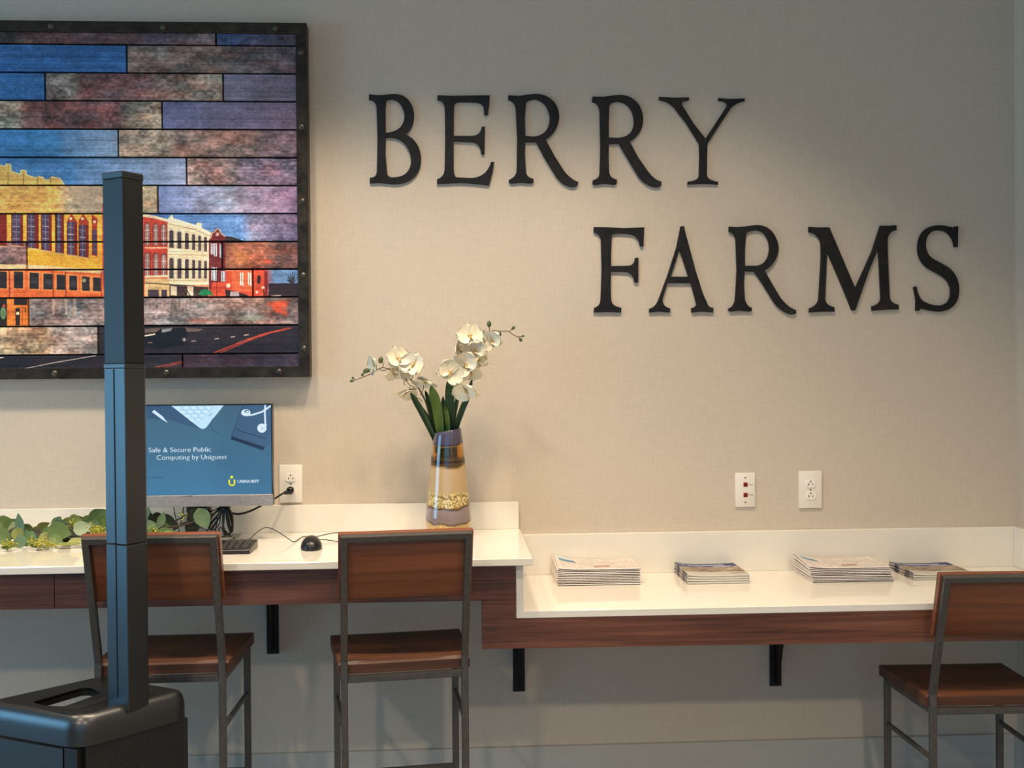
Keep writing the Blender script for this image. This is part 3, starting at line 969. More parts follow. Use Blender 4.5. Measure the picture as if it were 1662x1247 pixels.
# dark red gabled house and the lower red ones
art.poly([(339, 390), (344, 377), (348, 374), (351, 370), (356, 371), (359, 378), (366, 383), (366, 470), (339, 470)], (108, 34, 34))
art.line([(341, 388), (345, 378), (349, 376), (352, 371), (356, 372), (359, 379), (366, 384)], 1.3, (226, 206, 190))
art.disc((353, 380), 3, (216, 190, 170), 0.8)
art.poly([(366, 383), (375, 384), (382, 386), (396, 391), (396, 394), (366, 394)], (52, 44, 48))
for x, y0_, y1_ in ((342, 395, 413), (347.5, 395, 416), (356.5, 396, 418), (343, 433, 455), (347.5, 434, 456), (359, 440, 457), (363, 440, 457)):
    art.poly([(x, y0_), (x + 4.6, y0_), (x + 4.6, y1_), (x, y1_)], (224, 222, 226))
    art.line([(x + 2.3, y0_), (x + 2.3, y1_)], 1.6, (92, 108, 150))
art.poly([(366, 440), (410, 440), (432, 440), (434, 483), (338, 483), (345, 458), (366, 458)], (206, 70, 40))
art.poly([(376, 440), (409, 440), (409, 474), (376, 470)], (216, 98, 56))
for x in (389.5, 402.5):
    art.poly([(x, 442), (x + 5.5, 443), (x + 5.5, 464), (x, 462)], (240, 226, 210))
    art.line([(x + 2.7, 443), (x + 2.7, 463)], 1.1, (104, 96, 110))
art.line([(352, 440), (352, 483)], 1.0, (70, 22, 20))
art.poly([(418, 447), (423, 447), (423, 460), (417, 460)], (52, 22, 24))
art.poly([(429, 440), (434, 440), (435, 483), (429, 483)], (120, 30, 26))
# ground floors, awnings, street clutter
art.poly([(235, 452), (275, 452), (275, 483), (235, 483)], (206, 178, 120))
for x0_, x1_ in ((240, 258), (262, 271)):
    art.poly([(x0_, 470), (x1_, 470), (x1_, 483), (x0_, 483)], (66, 50, 62))
art.line([(235, 459), (316, 464)], 1.5, (74, 52, 38))
art.poly([(275, 462), (338, 466), (338, 483), (275, 483)], (66, 46, 40))
for x0_ in (277, 304):
    art.poly([(x0_, 464), (x0_ + 10, 465), (x0_ + 10, 480), (x0_, 479)], (216, 200, 172))
for dx in (0, 6, 12):
    art.line([(288 + dx, 465), (298 + dx, 483)], 1.4, (34, 20, 18))
art.poly([(322, 477), (326, 471), (334, 469), (342, 472), (347, 480), (340, 478), (330, 480)], (28, 128, 74))
art.line([(330, 470), (334, 480)], 0.7, (12, 74, 44))
art.disc((370.5, 463.5), 3.6, (236, 214, 184))
art.poly([(366, 470), (378, 472), (400, 478), (408, 483), (366, 483)], (44, 28, 28))
art.poly([(374, 473), (387, 473), (389, 483), (373, 483)], (160, 152, 156))
art.disc((427, 467), 2.6, (240, 200, 180))
art.disc((417, 474), 2.2, (240, 210, 190))
art.line([(427, 468), (429, 483)], 1.4, (60, 24, 24))
art.poly([(436, 460), (520, 459), (520, 483), (436, 483)], (44, 30, 34))
art.line([(440, 480.5), (456, 479.5)], 1.8, (190, 170, 160))
for k in range(26):                                   # bare tree against the sky
    a = random.uniform(-PI, 0)
    rr = random.uniform(5, 15)
    art.line([(474, 461), (474 + rr * math.cos(a) * 0.9, 456 + rr * math.sin(a))], 0.7, (40, 36, 44))
# orange bloom, rust clouds, pale graffiti curve
for c, r, ry, colr, al in (((452, 492), 22, 8, (226, 84, 46), .8), ((455, 500), 16, 10, (228, 80, 44), .7), ((462, 508), 8, 8, (214, 80, 50), .5), ((438, 426), 13, 7, (196, 70, 44), .55), ((391, 418), 20, 14, (190, 120, 60), .45), ((380, 404), 14, 8, (176, 110, 64), .4), ((405, 515), 34, 6, (140, 160, 152), .5), ((330, 520), 40, 5, (170, 100, 84), .4)):
    for q in range(12):
        art.disc((c[0] + random.uniform(-.5, .5) * r, c[1] + random.uniform(-.5, .5) * ry), r * 0.45, colr, al * 0.35, ry * 0.5)
for x in range(240, 320, 6):
    art.line([(x, 487), (x + random.uniform(-1, 1), 502 + random.uniform(-4, 4))], 1.6, (196, 180, 166), 0.45)
# street with the parked car
art.poly([(159, 531), (520, 531), (520, 574), (159, 574)], (38, 30, 38))
art.poly([(235, 533), (300, 531), (330, 534), (320, 538), (235, 540)], (96, 78, 74))
art.poly([(232, 562), (232, 545), (250, 541), (262, 533), (300, 531), (304, 541), (304, 552), (299, 560), (262, 566)], (12, 12, 16))
art.poly([(262, 534), (280, 532), (277, 537), (263, 540)], (120, 128, 140))
art.line([(235, 545), (252, 542)], 2.4, (220, 206, 190))
art.disc((299, 551), 4.6, (60, 56, 60)); art.disc((299, 551), 2.2, (150, 146, 146))
art.line([(240, 556), (247, 556)], 1.6, (150, 120, 100))
for x, y in ((310, 554), (348, 550), (374, 547), (396, 544)):
    art.line([(x, y), (x + 8, y - 1)], 1.3, (190, 176, 166))
art.line([(346, 573), (404, 550), (430, 541), (470, 532)], 1.9, (196, 68, 44))
art.line([(356, 573), (410, 550), (440, 540), (474, 532)], 1.6, (186, 62, 44))
art.line([(40, 598), (90, 588), (156, 577)], 1.3, (190, 178, 172))
art.line([(244, 598), (296, 586)], 1.3, (190, 60, 44))
art.line([(252, 599), (296, 589)], 1.0, (170, 56, 44))
art.line([(-4, 581), (6, 580)], 1.6, (200, 190, 180))
art.a += ((n_str[0] - 0.5) * 0.12 + (n_str[1] - 0.5) * 0.08 + (n_str[2] - 0.5) * 0.13 + (n_big[1] - 0.5) * 0.08)[..., None] * (0.35 + art.a)
art.a = art.a + (art.a.mean(axis=2, keepdims=True) - art.a) * 0.13
art.a = np.clip(art.a * 1.12 * np.array([1.05, 1.0, 0.97], np.float32), 0, 1)
ART = image_mat('printed_planks', art.image('plank_print'), 0.38)
pic = thing('framed_picture', 'large plank picture of an old main street in riveted steel frame', 'picture', ((FXL + FXR) / 2, -0.03, FZ0))
MB().box((FXL + 0.02, -0.030, FZ0 + 0.02), (FXR - 0.02, 0, FZ1 - 0.02)).build('backing_board', MAT['joint'], pic)


def art_uv(p):
    return ((p.x - ax0) / (ax1 - ax0), (p.z - az0) / (az1 - az0))


GAP = 0.0028
for k in range(13):
    zt, zb = rows_z[k], rows_z[k + 1]
    xs = sorted([FXL + 0.03] + [ex0 + e for e in extra[k]] + [P(x, (rows_px[k] + rows_px[k + 1]) / 2, PY).x for x in joints_px[k]] + [FXR - 0.030])
    for xa, xb in zip(xs[:-1], xs[1:]):
        dy = random.uniform(-0.0008, 0.0008)
        MB().box((xa + GAP, PY + dy, zb + GAP), (xb - GAP, -0.030, zt - GAP), bevel=0.0007).build('plank', ART, pic, uvf=art_uv)
MB().box((FXL, FY, FZ1 - BW), (FXR, 0, FZ1), bevel=0.001).build('frame_bar', MAT['frame'], pic)
MB().box((FXL, FY, FZ0), (FXR, 0, FZ0 + BW), bevel=0.001).build('frame_bar', MAT['frame'], pic)
MB().box((FXR - BW, FY, FZ0 + BW), (FXR, 0, FZ1 - BW), bevel=0.001).build('frame_bar', MAT['frame'], pic)
MB().box((FXL, FY, FZ0 + BW), (FXL + BW, 0, FZ1 - BW), bevel=0.001).build('frame_bar', MAT['frame'], pic)
bolts = [(FXR - BW / 2, P(490, y, FY).z) for y in (85, 206, 327, 447, 566)]
bolts += [(P(x, 608, FY).x, FZ0 + BW / 2) for x in (453, 270, 89, -92, -273)]
bolts += [(P(x, 40, FY).x, FZ1 - BW / 2) for x in (447, 265, 83, -99, -281)]
for bx_, bz_ in bolts:
    mb = MB()
    mb.sphere((bx_, FY, bz_), 0.0098, 1, 0.55, 1, 12, 8)
    mb.box((bx_ - 0.0075, FY - 0.0062, bz_ - 0.0012), (bx_ + 0.0075, FY - 0.004, bz_ + 0.0012))
    mb.build('bolt', MAT['bolt'], pic, smooth=True)

# ================================================================== WALL PLATES


def receptacle_parts(par, x, z, y):
    """one outlet face with its three openings"""
    pts = []
    R_, hh = 0.0172, 0.0128
    for i in range(24):
        a = 2 * PI * i / 24
        pts.append((x + R_ * math.cos(a), z + max(-hh, min(hh, R_ * math.sin(a)))))
    xf = Matrix(((1, 0, 0, 0), (0, 0, -1, y), (0, 1, 0, 0), (0, 0, 0, 1)))
    r = MB().prism(pts, -0.001, 0.0022, bevel=0.0005, xf=xf, seg=1).build('receptacle', MAT['receptacle'], par)
    s = MB()
    for dx, w, h in ((-0.0064, 0.0022, 0.0082), (0.0064, 0.0022, 0.0066)):
        s.box((x + dx - w / 2, y - 0.0026, z - 0.002 - h / 2), (x + dx + w / 2, y - 0.002, z - 0.002 + h / 2))
    s.tube([(x, y - 0.002, z + 0.0078), (x, y - 0.0026, z + 0.0078)], 0.0025, 10)
    s.build('slots', MAT['slot'], r)
    return r


def plate(name, label, cat, tl, br, duplex=True, group=None):
    a, b = P(tl[0], tl[1], -0.006), P(br[0], br[1], -0.006)
    x0, x1, z0, z1 = a.x, b.x, b.z, a.z
    o = thing(name, label, cat, ((x0 + x1) / 2, 0, z0), 0, group)
    MB().box((x0, -0.0065, z0), (x1, 0, z1), bevel=0.0028, seg=2).build('cover_plate', MAT['plate'], o, smooth=True)
    return o, (x0 + x1) / 2, (z0 + z1) / 2


plug_plate, ox_, oz_ = plate('power_outlet', 'white duplex outlet beside the monitor with a black plug in it', 'outlet', (453, 755), (491, 816))
receptacle_parts(plug_plate, ox_, oz_ + 0.0195, -0.0065)
receptacle_parts(plug_plate, ox_, oz_ - 0.0195, -0.0065)
MB().tube([(ox_, -0.0065, oz_), (ox_, -0.008, oz_)], 0.0028, 10).build('screw', MAT['screw'], plug_plate)
PLX, PLZ = ox_, oz_ - 0.0195
o2, ox_, oz_ = plate('power_outlet', 'white duplex outlet above the lower counter, nothing plugged in', 'outlet', (1296.5, 765), (1334.5, 825))
receptacle_parts(o2, ox_, oz_ + 0.0195, -0.0065)
receptacle_parts(o2, ox_, oz_ - 0.0195, -0.0065)
MB().tube([(ox_, -0.0065, oz_), (ox_, -0.008, oz_)], 0.0028, 10).build('screw', MAT['screw'], o2)
dp, ox_, oz_ = plate('data_plate', 'white wall plate with two red network jacks', 'wall plate', (1193, 768), (1226, 823))
for dz in (0.0175, -0.0165):
    j = MB().box((ox_ - 0.006, -0.0078, oz_ + dz - 0.007), (ox_ + 0.008, -0.006, oz_ + dz + 0.007), bevel=0.0006).build('jack', MAT['jackred'], dp)
    MB().box((ox_ - 0.003, -0.0082, oz_ + dz - 0.0045), (ox_ + 0.005, -0.0077, oz_ + dz + 0.0025)).box((ox_ - 0.001, -0.0082, oz_ + dz + 0.0025), (ox_ + 0.003, -0.0077, oz_ + dz + 0.0045)).build('jack_opening', MAT['jackdark'], j)
    m_ = MB()
    for q in range(4):
        m_.box((ox_ + 0.0105 + q * 0.004, -0.0068, oz_ + dz - 0.001), (ox_ + 0.0133 + q * 0.004, -0.0064, oz_ + dz + 0.001))
    m_.build('printed_mark', MAT['slot'], dp)
for dz in (0.040, -0.040):
    MB().tube([(ox_, -0.006, oz_ + dz), (ox_, -0.0076, oz_ + dz)], 0.0027, 10).build('screw', MAT['screw'], dp)

# ================================================================== MONITOR
MY = -0.185
sc_r, sc_t, sc_b = P(440.6, 730, MY).x, P(440, 657.4, MY).z, P(440, 801.8, MY).z
sc_h = sc_t - sc_b
sc_l = sc_r - sc_h * 16 / 9
scr = Print(1280, 720, lambda q: ((q[0] + 282) * 0.8107, (q[1] - 107) * 0.8107))
gy = np.linspace(0, 1, 720)[:, None, None]
gx = np.linspace(0, 1, 1280)[None, :, None]
scr.a[:] = (np.array((66, 102, 124)) * (1 - gy) + np.array((66, 126, 166)) * gy) / 255.0
scr.a *= 1.0 - 0.12 * np.abs(gx - 0.55) - 0.06 * vnoise(720, 1280, 200, 300)[..., None]
scr.poly([(-282, 107), (330, 107), (600, 340), (280, 245), (-282, 200)], (52, 84, 116))
for i in range(7):
    for jx in range(3):
        x0_ = -150 + i * 62 + jx * 40
        y0_ = 112 + jx * 42
        if x0_ < 250 + jx * 85:
            scr.line([(x0_, y0_), (x0_ + 50, y0_ + 14), (x0_ + 58, y0_ + 40), (x0_ + 8, y0_ + 28), (x0_, y0_)], 2.2, (34, 62, 92))
scr.poly([(318, 107), (832, 107), (668, 312), (652, 330), (628, 340), (604, 334), (584, 322)], (196, 232, 250))
scr.poly([(345, 107), (720, 107), (580, 272)], (176, 220, 244))
for i in range(5):
    for j in range(4):
        x0_ = 352 + i * 74 + j * 42
        y0_ = 110 + j * 40
        if x0_ + 60 < 735 - (y0_ - 107) * 0.86:
            scr.poly([(x0_, y0_), (x0_ + 62, y0_ + 4), (x0_ + 66, y0_ + 34), (x0_ + 26, y0_ + 32)], (210, 240, 252))
            scr.line([(x0_, y0_), (x0_ + 62, y0_ + 4), (x0_ + 66, y0_ + 34)], 2.0, (118, 172, 208))
scr.line([(686, 212), (718, 180)], 5, (70, 110, 140))
scr.line([(740, 107), (578, 280)], 3, (128, 180, 212))
scr.line([(84, 107), (150, 165)], 14, (46, 76, 108))
scr.poly([(128, 165), (150, 146), (232, 210), (282, 276), (214, 232)], (214, 236, 250))
ring = [(700 + 0 * k, 0) for k in range(0)]
for k in range(16):
    a0_, a1_ = PI * (0.55 + k * 0.05), PI * (0.55 + (k + 1) * 0.05)
    scr.line([(790 + 85 * math.cos(a0_), 300 + 85 * math.sin(a0_)), (790 + 85 * math.cos(a1_), 300 + 85 * math.sin(a1_))], 12, (52, 86, 114))
scr.poly([(1020, 107), (1297, 107), (1297, 470), (1230, 535), (902, 420)], (60, 92, 124))
scr.line([(1020, 107), (902, 420)], 6, (34, 62, 92))
scr.poly([(905, 418), (1230, 530), (1216, 562), (898, 446)], (24, 44, 74))
for k in range(21):
    x0_ = 908 + k * 15.6
    y0_ = 416 + k * 5.5
    scr.line([(x0_ + 6, y0_ - 4), (x0_ - 2, y0_ + 22)], 4.5, (10, 18, 36))
scr.line([(950, 340), (1010, 372), (1245, 442)], 9, (32, 58, 88))
W_ = (218, 238, 252)
scr.line([(1240, 107), (1236, 200), (1240, 310)], 17, W_)
scr.line([(1297, 115), (1210, 175), (1110, 205), (1050, 208)], 17, W_)
scr.disc((1048, 182), 46, W_, 1, 34); scr.disc((1056, 170), 22, (70, 104, 134), 1, 15); scr.disc((1060, 172), 12, W_, 1, 9)
scr.disc((1205, 338), 46, W_); scr.disc((1212, 338), 12, (128, 160, 186), 1, 8)
scr.line([(1215, 338), (1248, 300)], 20, W_)
scr.text('Safe & Secure Public', 92, 703, 566, (236, 246, 250), cap=46)
scr.text('Computing by Uniguest', 170, 857, 641, (236, 246, 250), cap=46)
scr.text('Secure Mode', -20, 235, 829, (40, 66, 96), cap=24)
scr.text('UNIGUEST', 960, 1172, 880, (226, 238, 246), cap=27, bold=0.03)
Yc = (228, 226, 40)
scr.disc((903, 823), 15, Yc)
for k in range(20):
    a0_, a1_ = PI * k / 20, PI * (k + 1) / 20
    scr.line([(904 + 26 * math.cos(a0_), 880 + 26 * math.sin(a0_)), (904 + 26 * math.cos(a1_), 880 + 26 * math.sin(a1_))], 17, Yc)
for x in (878, 930):
    scr.line([(x, 848), (x, 884)], 17, Yc)
SCREEN = image_mat('monitor_picture', scr.image('screen_picture'), 0.25, emit=0.72)
mon = thing('monitor', 'desktop monitor with silver chin showing a blue welcome screen', 'monitor', ((sc_l + sc_r) / 2, -0.15, UZ))
mz0 = P(440, 821, MY).z
mxr = P(442.3, 730, MY).x
MB().box((sc_l - 0.004, MY + 0.001, mz0), (mxr, MY + 0.030, P(440, 655.4, MY).z), bevel=0.003, seg=2).build('housing', MAT['blackplastic'], mon)
MB().box((sc_l, MY - 0.0006, sc_b), (sc_r, MY + 0.002, sc_t)).build('screen', SCREEN, mon,
    uvf=lambda p: ((p.x - sc_l) / (sc_r - sc_l), (p.z - sc_b) / (sc_t - sc_b)))
bz = MB()
bz.box((sc_r, MY - 0.003, sc_b), (mxr, MY + 0.002, sc_t + 0.0035))
bz.box((sc_l - 0.004, MY - 0.003, sc_b), (sc_l, MY + 0.002, sc_t + 0.0035))
bz.box((sc_l, MY - 0.003, sc_t), (sc_r, MY + 0.002, sc_t + 0.0035))
bz.build('bezel', MAT['blackplastic'], mon)
ch_ = MB().box((sc_l - 0.004, MY - 0.004, mz0), (mxr, MY + 0.001, sc_b - 0.0005), bevel=0.0015).build('chin', MAT['silver'], mon)
mk = MB()
lx = P(297, 806.5, MY).x
for q in range(5):
    mk.box((lx + q * 0.0062, MY - 0.0044, sc_b - 0.0042), (lx + q * 0.0062 + 0.0042, MY - 0.0039, sc_b - 0.0016))
mk.build('printed_mark', MAT['slot'], ch_)
mcx = (sc_l + sc_r) / 2
nx = P(323, 850, -0.13).x
MB().box((nx - 0.025, -0.128, UZ + 0.006), (nx - 0.008, -0.110, mz0 + 0.16), bevel=0.002).box((nx + 0.022, -0.128, UZ + 0.006), (nx + 0.036, -0.110, mz0 + 0.16), bevel=0.002).box((nx - 0.025, -0.112, UZ + 0.03), (nx + 0.036, -0.104, mz0 + 0.16), bevel=0.002).build('stand_post', MAT['silver'], mon)
MB().box((nx - 0.034, -0.150, UZ + 0.05), (nx + 0.030, -0.128, mz0 + 0.16), bevel=0.004).build('stand_bracket', MAT['blackplastic'], mon)
fx = P(388, 868, -0.09).x
MB().prism([(fx - 0.30, -0.26), (fx - 0.025, -0.26), (fx, -0.06), (fx - 0.32, -0.06)], UZ, UZ + 0.007, bevel=0.0015, seg=1).build('stand_foot', MAT['silver'], mon)

# ================================================================== CABLES
pc = thing('power_cable', 'black monitor power cable plugged into the wall outlet', 'cable', (PLX, -0.01, PLZ))
pg = MB()
pg.sphere((PLX, -0.022, PLZ), 0.0125, 1, 1.0, 1.05, 12, 8)
pg.box((PLX - 0.0095, -0.022, PLZ - 0.009), (PLX + 0.0095, -0.0075, PLZ + 0.009), bevel=0.002)
pg.sphere((PLX - 0.011, -0.030, PLZ - 0.006), 0.0075, 1.3, 1, 0.9, 10, 6)
pg.build('plug', MAT['blackplastic'], pc, smooth=True)
pth = [(PLX - 0.008, -0.030, PLZ - 0.005), P(458, 802, -0.05), P(442, 812, -0.08), P(428, 819, -0.10), P(408, 829, -0.10), P(392, 834, -0.10), P(380, 834, -0.10), P(371, 830, -0.10), P(366, 822, -0.10), P(364, 806, -0.11)]
MB().tube(smooth_path(pth, 8), 0.0034, 8).build('cord', MAT['cable'], pc, smooth=True)

cb = thing('cable_bundle', 'tangle of black cables tied in loops under the monitor', 'cables', P(365, 868, -0.11))
ty = MB()
ty.box(P(356, 826, -0.125) + Vector((0, -0.012, 0)), P(374, 812, -0.125) + Vector((0, 0.02, 0)), bevel=0.004)
ty.build('cable_tie', MAT['blackplastic'], cb)
loops = [
    [(360, 825), (351, 840), (340, 853), (336, 862), (344, 858), (354, 843), (362, 828)],
    [(358, 824), (346, 836), (338, 848), (335, 858), (341, 852), (352, 838), (360, 826)],
    [(364, 826), (363, 845), (362, 860), (367, 868), (374, 864), (372, 846), (368, 828)],
    [(366, 826), (368, 842), (371, 856), (376, 864), (378, 852), (377, 838), (372, 826)],
    [(370, 824), (374, 838), (377, 852), (375, 862), (371, 850), (369, 836), (367, 826)],
    [(362, 828), (361, 845), (365, 860), (374, 870), (382, 879)],
    [(358, 836), (356, 850), (350, 858), (343, 860), (339, 856)],
    [(357, 864), (355, 858), (359, 857), (364, 862), (367, 868), (360, 872), (356, 868)],
    [(356, 824), (346, 829), (338, 831), (331, 829)],
    [(357, 828), (347, 834), (338, 836), (330, 834)],
    [(352, 838), (352, 850), (349, 860), (350, 862)],
]
for i, lp in enumerate(loops):
    yy = -0.128 - 0.004 * (i % 4)
    rr = 0.0030 if i < 5 else 0.0017
    pts_ = []
    for j, (x, y) in enumerate(lp):
        q = P(x, y, yy - 0.006 * math.sin(j * 1.3))
        q.z = max(q.z, UZ + rr + 0.0003)
        pts_.append(q)
    MB().tube(smooth_path(pts_, 6), rr, 6).build('cable_loop', MAT['cable'], cb, smooth=True)
dc = thing('data_cables', 'thin dark cables hanging behind the monitor down to the counter', 'cables', P(290, 868, -0.1))
for lp, rr in (([(281, 800), (282, 824), (285, 840), (289, 855), (292, 869)], 0.0014), ([(298, 800), (297.5, 825), (296, 840), (293, 850), (287, 858), (276, 864)], 0.0017), ([(306, 833), (296, 840), (284, 846), (274, 852), (260, 860), (246, 868)], 0.0019), ([(300, 822), (305, 826), (309, 830), (311, 834)], 0.0015), ([(302, 848), (292, 853), (283, 858), (277, 862)], 0.0024)):
    pts_ = [P(x, y, -0.10 - 0.004 * j) for j, (x, y) in enumerate(lp)]
    for q in pts_:
        q.z = max(q.z, UZ + rr + 0.0003)
    MB().tube(smooth_path(pts_, 6), rr, 6).build('cable_strand', MAT['cable'], dc, smooth=True)

# ================================================================== KEYBOARD AND MOUSE
kr = PZ(413, 886, UZ + 0.012)
kx1, ky1, ky0 = kr.x, -0.295, -0.425
kx0 = kx1 - 0.445
kb = thing('keyboard', 'black computer keyboard mostly hidden behind a stool back', 'keyboard', ((kx0 + kx1) / 2, (ky0 + ky1) / 2, UZ))
bd = MB()
bd.prism([(ky0, UZ), (ky1, UZ), (ky1, UZ + 0.022), (ky0, UZ + 0.012)], kx0, kx1, bevel=0.002, seg=1, xf=Matrix(((0, 0, 1, 0), (1, 0, 0, 0), (0, 1, 0, 0), (0, 0, 0, 1))))
bd.build('case', MAT['blackplastic'], kb)
slope = 0.010 / (ky1 - ky0)


def keycap(w, d):
    m = MB()
    w, d = w - 0.0025, d - 0.0025
    m.add([(-w / 2, -d / 2, 0), (w / 2, -d / 2, 0), (w / 2, d / 2, 0), (-w / 2, d / 2, 0), (-w * .4, -d * .4, .006), (w * .4, -d * .4, .006), (w * .4, d * .4, .006), (-w * .4, d * .4, .006)],
          [(0, 1, 5, 4), (1, 2, 6, 5), (2, 3, 7, 6), (3, 0, 4, 7), (4, 5, 6, 7), (3, 2, 1, 0)])
    return m


keymesh = {}
U_ = 0.0190
blocks = [(0.010, [15, 14, 13, 12]), (0.308, [3, 3, 0, 1]), (0.372, [3, 3, 3, 3])]


def put_key(x, y, w=U_, d=U_):
    k = (round(w, 4), round(d, 4))
    z = UZ + 0.012 + (y - ky0) * slope
    if k not in keymesh:
        o = keycap(w, d).build('key', MAT['keyplastic'], kb, world=False)
        keymesh[k] = o
    else:
        o = keymesh[k].copy()
        COL.objects.link(o)
    o.matrix_basis = Matrix.Translation(Vector((x, y, z)) - kb.location) @ Matrix.Rotation(math.atan(slope), 4, 'X')


for r_ in range(5):
    yk = ky1 - 0.028 - r_ * 0.0195
    if r_ < 4:
        for c_ in range(14):
            put_key(kx0 + 0.020 + c_ * U_, yk)
    else:
        for c_, w in ((0.024, .026), (0.052, .026), (0.080, .026), (0.150, .108), (0.222, .026), (0.252, .030)):
            put_key(kx0 + c_, yk, w)
    for c_ in range(3):
        if r_ in (0, 1) or (r_ == 3 and c_ == 1) or r_ == 4:
            put_key(kx0 + 0.302 + c_ * U_, yk)
    for c_ in range(4):
        put_key(kx1 - 0.020 - c_ * U_, yk)

mp_ = PZ(505.5, 888, UZ + 0.005)
ms = thing('computer_mouse', 'black corded computer mouse on the white upper counter', 'mouse', (mp_.x, mp_.y, UZ), 0.1)
bm = bmesh.new()
bmesh.ops.create_uvsphere(bm, u_segments=24, v_segments=16, radius=1.0)
for v in bm.verts:
    z = v.co.z
    v.co = Vector((v.co.x * 0.0305, v.co.y * 0.052, max(0.0, 0.004 + z * 0.034 if z > 0 else 0.004 + z * 0.02)))
    v.co.x *= 1.0 - 0.10 * (v.co.y / 0.052)
mm = MB(); mm._bm(bm, 0)
mm.build('shell', MAT['blackplastic'], ms, world=False, smooth='all')
MB().tube([(0, 0.022, 0.030), (0, 0.036, 0.026)], 0.004, 10).build('scroll_wheel', MAT['keyplastic'], ms, world=False, smooth=True)
pts_ = [PZ(514, 877, UZ + 0.012), PZ(524, 876, UZ + 0.006), PZ(540, 878, UZ + 0.003), PZ(560, 880, UZ + 0.003), PZ(585, 878, UZ + 0.003), PZ(592, 872, UZ + 0.003), PZ(580, 867, UZ + 0.003), PZ(562, 869, UZ + 0.003), P(548, 865, -0.14), P(530, 867.5, -0.18), PZ(510, 872, UZ + 0.003), PZ(492, 871.5, UZ + 0.003), PZ(478, 879.5, UZ + 0.003), P(470, 876, -0.24), P(452, 864, -0.22), P(434, 856.5, -0.20), P(420, 862, -0.22), P(403, 877, -0.27), P(395, 882, -0.285)]
for q in pts_:
    q.z = max(q.z, UZ + 0.002)
MB().tube(smooth_path(pts_, 8), 0.0014, 6).build('cord', MAT['cable'], ms, smooth=True)


